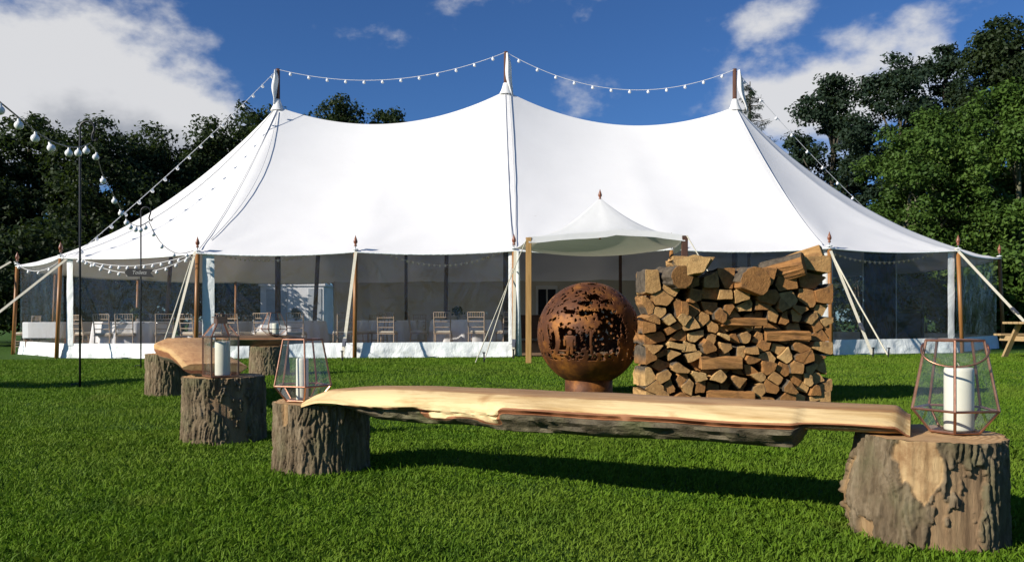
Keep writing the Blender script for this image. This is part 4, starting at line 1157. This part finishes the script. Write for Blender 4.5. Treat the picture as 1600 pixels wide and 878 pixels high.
MB().tube([(-0.40, 0, 2.31), (0.40, 0, 2.31)], 0.018, 8).build('curtain_rail', STEEL, e)
for s in (-0.39, 0.39): MB().tube([(s, 0.0, 0), (s, 0.0, 2.31)], 0.014, 8).build('stand_post', STEEL, e)
# bottles on the bar
bb = MB().lathe([(0.036, 0), (0.038, 0.01), (0.038, 0.18), (0.014, 0.23), (0.014, 0.30)], (0, 0, 0), 12); bmh = mesh('bottle', bb.v, bb.f, NAVY, True)
for k in range(4):
    o = obj('bottle', bmh); o.location = (8.75 + k * 0.31, 20.28, gz(9, 20) + 0.956); tag(o, f'dark bottle {ORD[k]} from the left on the bar counter', 'bottle', 'bottles on the bar')
# sideboard in the entrance
e = empty('sideboard', (0.55, 27.6, 0.03), 'brown wooden sideboard deep inside the marquee entrance', 'sideboard')
MB().box(-0.9, 0.9, -0.25, 0.25, 0.12, 0.86, 0.01).build('carcass', BROWN, e)
MB().box(-0.94, 0.94, -0.28, 0.28, 0.86, 0.90, 0.006).build('top', BROWN, e)
for a in (-0.85, 0.85): MB().box(a - 0.03, a + 0.03, -0.22, -0.16, 0, 0.12).box(a - 0.03, a + 0.03, 0.16, 0.22, 0, 0.12).build('leg', BROWN, e)
# white cabin outside behind the back wall
e = empty('white_cabin', (-8.95, 33.5, 0), 'white cabin with grey door seen through the back of the marquee', 'cabin')
MB().box(-1.35, 1.25, 0, 1.8, 0.05, 2.15, 0.01).build('wall', CABIN, e)
MB().box(-1.42, 1.32, -0.06, 1.86, 2.15, 2.25, 0.01).build('roof', CABIN, e)
GREYP = simple('grey_door', (0.36, 0.40, 0.44), (0.44, 0.48, 0.52), 3, 0.4)
MB().box(-1.1, -0.25, -0.03, -0.002, 0.15, 2.02).build('door', GREYP, e)
MB().box(0.62, 1.15, -0.03, -0.002, 0.15, 2.05).build('door', GREYP, e)

# ------------------------------------------------------------------ string lights
BM = {}
def bulb_mesh(r, key):
    if key not in BM:
        b = MB().lathe([(0.30 * r, 1.55 * r), (0.34 * r, 1.0 * r), (0.62 * r, 0.78 * r), (0.9 * r, 0.42 * r), (r, 0), (0.9 * r, -0.42 * r), (0.62 * r, -0.78 * r), (0.25 * r, -0.97 * r), (0.01 * r, -r)], (0, 0, 0), 14, False)
        BM[key] = mesh('bulb', b.v, b.f, BULB, True)
    return BM[key]
def light_string(label, pts, bulbs, r, cable, cr_=0.006, group=None, drop=0.05):
    """pts: list of points of the cable; bulbs: parameters 0..1 along it"""
    o = MB().tube(pts, cr_, 5, False).build('string_lights', cable, None, True)
    tag(o, label, 'string lights', group)
    n = len(pts) - 1
    for t in bulbs:
        i = min(n - 1, int(t * n)); p = Vector(pts[i]).lerp(Vector(pts[i + 1]), t * n - i)
        q = obj('bulb', bulb_mesh(r, r), o); q.location = p - Vector((0, 0, drop)); q.rotation_euler = (random.uniform(-.25, .25), random.uniform(-.3, .3), 0)
    return o
def sagline(a, b, sag, n=40):
    a, b = Vector(a), Vector(b)
    return [a.lerp(b, k / n) - Vector((0, 0, 4 * sag * (k / n) * (1 - k / n))) for k in range(n + 1)]
G_ = 'light strings over the marquee roof'
T0, T1, T2 = [(KX[k], KY - 0.03, KTOP[k] - 0.02) for k in range(3)]
light_string('light string sagging between the left and middle tent poles', sagline(T0, T1, 0.52), [(k + .7) / 12.4 for k in range(12)], 0.043, CABLEW, 0.008, G_, 0.06)
light_string('light string sagging between the middle and right tent poles', sagline(T1, T2, 0.80), [(k + .7) / 12.4 for k in range(12)], 0.043, CABLEW, 0.008, G_, 0.06)
light_string('light string running down left from the left tent pole', sagline(T0, at(118, 398, 17.3), 0.12), [(k + .6) / 17 for k in range(17)], 0.040, CABLEW, 0.008, G_, 0.06)
light_string('light string running down right from the right tent pole', sagline(T2, (12.4, 24.2, 2.3), 0.25), [(k + .6) / 13 for k in range(13)], 0.042, CABLEW, 0.008, G_, 0.06)
# festoon from off the left edge over the two hooks to the tent
def spline(ctrl, n=10):
    out = []
    P = [Vector(p) for p in ctrl]
    for i in range(len(P) - 1):
        a, b, c, d = P[max(i - 1, 0)], P[i], P[i + 1], P[min(i + 2, len(P) - 1)]
        for k in range(n):
            t = k / n
            out.append(0.5 * ((2 * b) + (c - a) * t + (2 * a - 5 * b + 4 * c - d) * t * t + (3 * b - a - 3 * c + d) * t ** 3))
    out.append(P[-1]); return out
fa_ = [at(-130, 60, 5.4), at(-60, 112, 6.0), at(0, 160, 6.55), at(33, 187, 6.95), at(60, 209, 7.35), at(85, 223, 7.75), at(110, 230, 8.3), at(128, 229, 8.75), at(141, 224, 9.06)]
light_string('festoon of big round bulbs from the left edge to the near hook', spline(fa_, 8), [0.25, 0.36, 0.475, 0.60, 0.735, 0.83, 0.93], 0.037, CABLEK, 0.007, None, 0.065)
fb_ = [at(141, 226, 9.06), at(150, 238, 9.6), at(160, 272, 10.2), at(176, 302, 10.9), at(188, 325, 11.5), at(198, 342, 12.1), at(208, 351, 12.6), at(220, 353, 13.0), at(232, 346, 13.3)]
light_string('festoon of round bulbs slung between the two hooks', spline(fb_, 8), [0.12, 0.26, 0.40, 0.51, 0.62, 0.70, 0.79, 0.87, 0.94], 0.037, CABLEK, 0.006, None, 0.065)
fc_ = [at(233, 347, 13.3), at(241, 363, 14.0), at(256, 384, 14.9), at(278, 396, 15.7), at(302, 392, 16.35)]
light_string('festoon of round bulbs from the far hook to the tent corner', spline(fc_, 8), [0.22, 0.45, 0.68, 0.88], 0.036, CABLEK, 0.006, None, 0.06)
G2 = 'light strings hung along the marquee eaves'
def eave_str(lab, a, b, sag, nb, r=0.034, outw=0.10):
    light_string(lab, sagline(a, b, sag, 24), [(k + .5) / nb for k in range(nb)], r, CABLEW, 0.007, G2, 0.05)
eave_str('short light string under the eave of the far left clear panel', at(22, 409, 19.5), at(104, 398, 17.15), 0.28, 5)
eave_str('upper light string draped along the second left clear panel', at(116, 403, 17.15), at(300, 397, 16.3), 0.20, 14)
eave_str('lower light string draped along the second left clear panel', at(122, 401, 17.12), at(298, 400, 16.28), 0.34, 12)
def fairy(lab, a, b, sag, nb):
    o = MB().tube(sagline(a, b, sag, 24), 0.005, 4, False).build('fairy_lights', CABLEW); tag(o, lab, 'fairy lights', 'fairy lights strung inside the marquee')
    for k in range(nb):
        t = (k + .5) / nb; p = Vector(a).lerp(Vector(b), t) - Vector((0, 0, 4 * sag * t * (1 - t)))
        q = obj('bulb', bulb_mesh(0.026, 'f'), o); q.location = p - Vector((0, 0, 0.02))
fairy('fairy lights inside the third clear panel from the left', (-6.4, 17.6, 2.2), (-4.2, 17.7, 2.22), 0.17, 22)
fairy('fairy lights inside the clear panel left of the entrance', (-3.0, 17.6, 2.32), (0.0, 17.7, 2.35), 0.40, 26)
fairy('fairy lights inside the right-hand clear panel', (6.9, 17.9, 2.25), (9.6, 18.6, 2.27), 0.22, 22)

# ------------------------------------------------------------------ shepherd hooks and sign
def hook(x, y, htop, rr, label):
    e = empty('shepherd_hook', (x, y, gz(x, y)), label, 'hook', 'shepherd hooks for the festoon')
    pts = [(0, 0, 0.0), (0, 0, htop * 0.5), (0, 0, htop - rr)]
    for k in range(1, 15):
        a = math.pi - k * R(15.5); pts.append((rr + rr * math.cos(a), 0, htop - rr + rr * math.sin(a)))
    b = Vector(pts[-1]); pts += [tuple(b + Vector((-0.012, 0, -0.05))), tuple(b + Vector((0.0, 0, -0.085))), tuple(b + Vector((0.03, 0, -0.09))), tuple(b + Vector((0.045, 0, -0.06)))]
    MB().tube(pts, 0.0115, 10).build('rod', IRON, e, True)
    MB().lathe([(0.0115, 0), (0.019, 0.008), (0.019, 0.03), (0.0115, 0.038)], (0, 0, htop * 0.36), 10).build('joint', IRON, e)
    MB().tube([(-0.09, 0, -0.1), (-0.09, 0, 0.04), (0.0, 0, 0.045), (0.0, 0, 0.046)], 0.008, 6).build('foot_prong', IRON, e)
    return e
hook(-4.787, 9.07, 2.945, 0.080, 'near black shepherd hook holding the large festoon bulbs')
hook(-6.03, 13.3, 2.61, 0.080, 'far black shepherd hook carrying the arrow sign')
e = empty('arrow_sign', (-6.04, 13.27, H + (501 - 426) / 1279 * 13.27), 'small black arrow sign with white lettering on the far hook', 'sign')
S_ = [(-0.235, 0.005), (-0.185, 0.068), (0.235, 0.055), (0.175, -0.005), (0.235, -0.072), (-0.19, -0.062)]
mb = MB().add([(a, -0.008, b) for a, b in S_] + [(a, 0.008, b) for a, b in S_], [(0, 5, 4, 3, 2, 1), (6, 7, 8, 9, 10, 11)] + [(i, (i + 1) % 6, 6 + (i + 1) % 6, 6 + i) for i in range(6)])
mb.build('board', CHALK, e)
tcv = bpy.data.curves.new('lettering', 'FONT'); tcv.body = 'Toilets'; tcv.size = 0.085; tcv.shear = 0.25; tcv.align_x = 'CENTER'; tcv.align_y = 'CENTER'; tcv.extrude = 0.001
tmp = bpy.data.objects.new('lettering_curve', tcv); link(tmp)
bpy.context.view_layer.update()
tme = bpy.data.meshes.new_from_object(tmp.evaluated_get(bpy.context.evaluated_depsgraph_get()))
bpy.data.objects.remove(tmp)
tme.materials.clear(); tme.materials.append(CHALKW)
o = obj('lettering', tme, e); o.location = (0.0, -0.0105, 0.0); o.rotation_euler = (R(90), 0, 0)

# ------------------------------------------------------------------ picnic table
e = empty('picnic_table', (9.72, 14.6, gz(9.7, 14.6)), 'timber picnic table at the right edge beside the marquee', 'picnic table', None, R(4))
for k in range(5): MB().box(-0.78, 0.85, -0.36 + k * 0.145, -0.23 + k * 0.145, 0.62, 0.66, 0.005).build('top_plank', PICNIC, e)
for s in (-1, 1):
    for k in range(2): MB().box(-0.62, 0.85, s * 0.72 - 0.10 + k * 0.11, s * 0.72 - 0.005 + k * 0.11, 0.40, 0.44, 0.005).build('seat_plank', PICNIC, e)
for x in (-0.55, 0.58):
    for s in (-1, 1): MB().bar((x, s * 0.62, 0), (x, s * 0.22, 0.62), 0.045, 0.09, (1, 0, 0)).build('leg', PICNIC, e)
    MB().box(x + 0.03, x + 0.075, -0.80, 0.80, 0.31, 0.40).build('cross_beam', PICNIC, e)

# ------------------------------------------------------------------ trees
def leaf_cloud(centres, radii, per_c, size, rr, up=0.5):
    """leaf-shaped faces scattered round each centre"""
    C = np.repeat(centres, per_c, axis=0); Rd = np.repeat(radii, per_c)[:, None]
    n = len(C)
    d = rr.normal(size=(n, 3)); d /= np.linalg.norm(d, axis=1)[:, None]
    rad = rr.random((n, 1)) ** 0.45
    P = C + d * rad * Rd * np.array([1.0, 1.0, 0.62])
    nrm = d * 0.6 + rr.normal(size=(n, 3)) * 0.55 + np.array([0, 0, up]); nrm /= np.linalg.norm(nrm, axis=1)[:, None]
    t = np.cross(nrm, rr.normal(size=(n, 3))); t /= np.linalg.norm(t, axis=1)[:, None]
    b = np.cross(nrm, t); s = size * (0.6 + 0.8 * rr.random((n, 1)))
    V = np.stack([P - t * s * 0.5, P + b * s * 0.28 + t * s * 0.05, P + t * s * 0.5 - nrm * s * 0.1, P - b * s * 0.28 + t * s * 0.05], 1).reshape(-1, 3)
    return V
def tree(name, label, x, y, h, wd, base, leafm, nleaf, seed, leaf=0.17, tr=0.22, group=None, trunkm=TRUNK, nlobe=9, nclus=130, stems=1):
    rr = np.random.default_rng(seed); rnd = random.Random(seed)
    e = empty(name, (x, y, 0), label, 'tree', group)
    # limbs lead to lobes, lobes carry clumps of leaves
    lobes = []
    for k in range(nlobe):
        v = (k + 0.5) / nlobe; a = k * 2.4 + rnd.uniform(-.4, .4)
        prof = math.sin(math.pi * (0.12 + 0.86 * v)) ** 0.7
        r_ = wd / 2 * prof * rnd.uniform(0.35, 0.85) if v < 0.92 else 0.15
        lobes.append((r_ * math.cos(a), r_ * math.sin(a), base + (h - base) * (0.10 + 0.80 * v), wd * rnd.uniform(0.13, 0.27) * (0.65 + 0.35 * prof)))
    cs, rs = [], []
    per_l = nclus // nlobe
    for (lx, ly, lz, lr) in lobes:
        for k in range(per_l):
            d = rr.normal(size=3); d /= np.linalg.norm(d); q = rr.random() ** 0.4
            cs.append((lx + d[0] * q * lr, ly + d[1] * q * lr, min(h - 0.1, lz + d[2] * q * lr * 0.95))); rs.append(wd * 0.10 * rnd.uniform(0.5, 1.35))
    cs = np.array(cs); rs = np.array(rs)
    Vn = leaf_cloud(cs, rs, max(8, nleaf // len(cs)), leaf, rr)
    obj('crown', np_mesh('crown', Vn, np.arange(len(Vn)).reshape(-1, 4), leafm), e)
    for st in range(stems):
        ox = 0 if stems == 1 else rnd.uniform(-.5, .5) * wd * 0.3
        MB().tube([(ox, 0, -0.1), (ox * 1.05, 0.05, h * 0.12), (ox * 1.2 + rnd.uniform(-.1, .1), rnd.uniform(-.1, .1), h * 0.45), (ox * 0.6, 0, h * 0.86)], [tr * 1.35, tr, tr * 0.7, tr * 0.15], 9).build('trunk', trunkm, e, True)
    b = MB()
    for (lx, ly, lz, lr) in lobes:
        z0 = max(h * 0.1, lz - rnd.uniform(0.12, 0.25) * h)
        b.tube([(0, 0, z0), (lx * 0.5 + rnd.uniform(-.15, .15), ly * 0.5, (z0 + lz) / 2 + 0.2), (lx, ly, lz)], [tr * 0.45, tr * 0.3, tr * 0.1], 6)
    b.build('limb', trunkm, e, True)
    return e
GL = 'trees in the wood on the left'; GRT = 'trees on the right of the marquee'
def tpos(px, d): return (px - 800) / 1279 * d
def theight(py, d): return H + (501 - py) / 1279 * d
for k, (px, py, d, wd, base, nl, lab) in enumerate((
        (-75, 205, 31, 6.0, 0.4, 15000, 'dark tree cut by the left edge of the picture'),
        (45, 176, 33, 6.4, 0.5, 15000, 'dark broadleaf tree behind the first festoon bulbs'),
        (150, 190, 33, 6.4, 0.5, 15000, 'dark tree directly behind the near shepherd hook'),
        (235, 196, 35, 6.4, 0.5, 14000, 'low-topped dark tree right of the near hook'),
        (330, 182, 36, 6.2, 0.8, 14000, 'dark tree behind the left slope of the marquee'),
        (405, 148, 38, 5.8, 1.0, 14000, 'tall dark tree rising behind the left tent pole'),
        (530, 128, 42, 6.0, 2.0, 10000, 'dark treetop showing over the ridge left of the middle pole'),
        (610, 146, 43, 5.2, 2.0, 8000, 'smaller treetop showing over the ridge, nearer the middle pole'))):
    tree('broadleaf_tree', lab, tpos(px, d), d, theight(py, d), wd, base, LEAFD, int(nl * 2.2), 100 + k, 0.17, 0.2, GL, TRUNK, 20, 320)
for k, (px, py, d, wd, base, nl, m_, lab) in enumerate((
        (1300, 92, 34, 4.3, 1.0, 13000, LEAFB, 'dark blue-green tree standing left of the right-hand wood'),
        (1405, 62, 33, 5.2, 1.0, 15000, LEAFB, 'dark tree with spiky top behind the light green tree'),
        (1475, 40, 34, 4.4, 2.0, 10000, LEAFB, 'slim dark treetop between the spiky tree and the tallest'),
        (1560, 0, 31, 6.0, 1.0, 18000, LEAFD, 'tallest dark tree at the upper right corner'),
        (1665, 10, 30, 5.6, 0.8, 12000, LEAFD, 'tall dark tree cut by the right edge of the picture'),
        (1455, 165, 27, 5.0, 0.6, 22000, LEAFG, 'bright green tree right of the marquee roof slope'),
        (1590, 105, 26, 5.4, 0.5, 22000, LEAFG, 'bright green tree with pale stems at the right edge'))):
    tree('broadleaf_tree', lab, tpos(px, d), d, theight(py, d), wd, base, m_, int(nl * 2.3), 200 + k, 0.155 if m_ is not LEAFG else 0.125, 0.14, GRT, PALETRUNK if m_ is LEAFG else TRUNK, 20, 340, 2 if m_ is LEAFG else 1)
def shrub(label, x, y, h, wd, leafm, n, seed, group):
    rr = np.random.default_rng(seed); e = empty('shrub', (x, y, 0), label, 'shrub', group)
    k = 60; cs = rr.normal(size=(k, 3)); cs /= np.linalg.norm(cs, axis=1)[:, None]; cs *= rr.random((k, 1)) ** 0.35
    cs = cs * np.array([wd / 2, wd / 3, h * 0.45]) + np.array([0, 0, h * 0.46])
    Vn = leaf_cloud(cs, np.full(k, wd * 0.13), n // k, 0.18, rr); Vn[:, 2] = np.maximum(Vn[:, 2], 0.02)
    obj('foliage', np_mesh('foliage', Vn, np.arange(len(Vn)).reshape(-1, 4), leafm), e)
    b = MB()
    for q in range(5): b.tube([(0.1 * q - 0.2, 0, 0), (rr.normal() * wd * .15, rr.normal() * .2, h * 0.7)], [0.05, 0.015], 6)
    b.build('stem', TRUNK, e)
for k, (px, d, h, wd, m_, lab, g_) in enumerate((
        (-60, 27, 4.6, 5.5, LEAFD, 'dark undergrowth left of the marquee at the picture edge', 0), (60, 29, 4.8, 5.5, LEAFD, 'dark undergrowth behind the far left tent panel', 0),
        (170, 31, 4.8, 5.5, LEAFD, 'dark undergrowth behind the second left panel', 0), (290, 33, 5.0, 5.5, LEAFD, 'dark undergrowth behind the left tent corner', 0),
        (390, 36, 5.0, 5, LEAFD, 'dark undergrowth left of the white cabin', 0), (-20, 35, 7.0, 6, LEAFD, 'tall dark thicket behind the trees at the left edge', 0),
        (1345, 33, 5.0, 5.5, LEAFD, 'undergrowth behind the dark curtain', 1), (1440, 31, 5.0, 5, LEAFG, 'green undergrowth behind the bar', 1),
        (1540, 24.5, 3.0, 3.6, LEAFG, 'green undergrowth at the right end of the marquee', 1), (1640, 22.5, 3.4, 4, LEAFG, 'green undergrowth behind the picnic table', 1))):
    shrub(lab, tpos(px, d), d, h, wd, m_, 7000, 300 + k, 'undergrowth below the trees')
# conifer behind the right slope
def conifer(x, y, h, label):
    e = empty('conifer', (x, y, 0), label, 'tree'); rr = np.random.default_rng(77)
    MB().tube([(0, 0, 0), (0, 0, h)], [0.22, 0.02], 9).build('trunk', TRUNK, e, True)
    b = MB(); A = []
    for k in range(60):
        z0 = h * (0.30 + 0.69 * k / 60); L_ = (h - z0) * 0.34 + 0.25; a = k * 2.399
        tip = np.array([math.cos(a) * L_, math.sin(a) * L_, z0 + 0.10 * L_]); root = np.array([0, 0, z0 + 0.1])
        b.tube([root, (root + tip) / 2 + np.array([0, 0, -0.10 * L_]), tip], [0.03, 0.02, 0.006], 5)
        nn = 130; t = rr.random((nn, 1)); ctr = root + (tip - root) * t + np.array([0, 0, -1]) * (0.4 * L_ * t * (1 - t)) - np.array([0, 0, 1]) * rr.random((nn, 1)) * 0.16
        A.append(ctr)
    b.build('bough', TRUNK, e)
    C = np.concatenate(A); n = len(C); d = rr.normal(size=(n, 3)) * np.array([1, 1, 0.5]) + np.array([0, 0, -0.5]); d /= np.linalg.norm(d, axis=1)[:, None]
    s = np.cross(d, rr.normal(size=(n, 3))); s /= np.linalg.norm(s, axis=1)[:, None]
    Vn = np.stack([C, C + d * 0.10 + s * 0.012, C + d * 0.2, C + d * 0.10 - s * 0.012], 1).reshape(-1, 3)
    obj('needles', np_mesh('needles', Vn, np.arange(len(Vn)).reshape(-1, 4), LEAFB), e)
conifer(tpos(1172, 38), 38, theight(128, 38), 'sparse conifer showing behind the right tent pole')
# tree out at the left whose shadow falls on the lawn
tree('broadleaf_tree', 'slim tree just outside the picture whose shadow crosses the left lawn', -15.6, 3.6, 7.2, 2.2, 3.6, LEAFD, 8000, 400, 0.2, 0.14, GL, TRUNK, 7, 80)

# ------------------------------------------------------------------ grass
def grass():
    rr = np.random.default_rng(5)
    Ps, Hs = [], []
    for d0, d1, dens_, hh in ((1.9, 3.4, 19000, 0.022), (3.4, 5.5, 10500, 0.023), (5.5, 9.0, 4600, 0.025), (9.0, 16.6, 1600, 0.030)):
        w0 = 0.72 * d1 + 0.6; n = int((d1 - d0) * 2 * w0 * dens_)
        x = rr.uniform(-w0, w0, n); y = rr.uniform(d0, d1, n)
        k = np.abs(x) < 0.66 * y + 0.4
        x, y = x[k], y[k]
        Ps.append(np.stack([x, y], 1)); Hs.append(np.full(len(x), hh) * (1 + 0.0 * x))
    P = np.concatenate(Ps); Hh = np.concatenate(Hs); n = len(P)
    keep = np.ones(n, bool)
    for (sx_, sy_, r_) in ((1.425, 2.83, .24), (-0.955, 4.10, .215), (-1.775, 5.05, .225), (-3.40, 8.15, .21), (-3.32, 11.2, .24), (0.763, 8.27, .24)):
        keep &= (P[:, 0] - sx_) ** 2 + (P[:, 1] - sy_) ** 2 > r_ * r_
    keep &= ~((P[:, 0] > 1.15) & (P[:, 0] < 2.78) & (P[:, 1] > 7.28) & (P[:, 1] < 7.68))
    keep &= P[:, 1] < np.where(np.abs(P[:, 0]) < 6.4, 16.42, 22.9 - np.sqrt(np.maximum(0, 6.5 ** 2 - (np.abs(P[:, 0]) - 6.4) ** 2)))
    P, Hh = P[keep], Hh[keep]; n = len(P)
    # patchy height
    pat = np.array([noise.noise(Vector((p[0] * 1.1, p[1] * 1.1, 3))) for p in P[::1]]) if n < 60000 else None
    ph = 0.5 + 0.5 * np.sin(P[:, 0] * 2.3 + 1.7 * np.sin(P[:, 1] * 1.9)) * np.sin(P[:, 1] * 2.9 + 1.3 * np.sin(P[:, 0] * 3.1))
    hgt = Hh * (0.5 + 0.7 * rr.random(n) + 0.9 * (rr.random(n) > 0.96)) * (0.7 + 0.6 * ph)
    dist = P[:, 1]; wd = (0.0013 + 0.00045 * dist) * (0.7 + 0.6 * rr.random(n))
    a = rr.uniform(0, 2 * np.pi, n); lean = rr.normal(0, 0.45, (n, 2)) + np.array([0.15, 0.0])
    g = 0.006 * P[:, 0] * np.clip((P[:, 1] - 8) / 7, 0, 1) ** 2 * (3 - 2 * np.clip((P[:, 1] - 8) / 7, 0, 1))
    B = np.stack([P[:, 0], P[:, 1], g - 0.002], 1); side = np.stack([np.cos(a), np.sin(a), 0 * a], 1) * wd[:, None]
    mid = B + np.stack([lean[:, 0] * hgt * 0.35, lean[:, 1] * hgt * 0.35, hgt * 0.6], 1)
    tip = B + np.stack([lean[:, 0] * hgt * 1.0, lean[:, 1] * hgt * 1.0, hgt * (1.0 - 0.12 * np.abs(lean).sum(1)).clip(0.6, 1)], 1)
    nr = dist < 5.5; m = int(nr.sum()); fr_ = ~nr; k = int(fr_.sum())
    Vn = np.stack([B - side, B + side, mid + side * 0.8, tip, mid - side * 0.8], 1)[nr].reshape(-1, 3)
    Vf = np.stack([B - side * 1.2, B + side * 1.2, tip], 1)[fr_].reshape(-1, 3)
    me = bpy.data.meshes.new('grass')
    V = np.concatenate([Vn, Vf]); me.vertices.add(len(V)); me.vertices.foreach_set('co', V.astype(np.float32).ravel())
    me.loops.add(len(V)); me.loops.foreach_set('vertex_index', np.arange(len(V), dtype=np.int32))
    me.polygons.add(m + k); me.polygons.foreach_set('loop_start', np.concatenate([np.arange(m) * 5, m * 5 + np.arange(k) * 3]).astype(np.int32))
    me.materials.append(BLADE); me.update(calc_edges=True)
    o = obj('grass', me)
    o['kind'] = 'stuff'; o['label'] = 'short green lawn grass all over the foreground'; o['category'] = 'grass'
    print('blades', n)
grass()
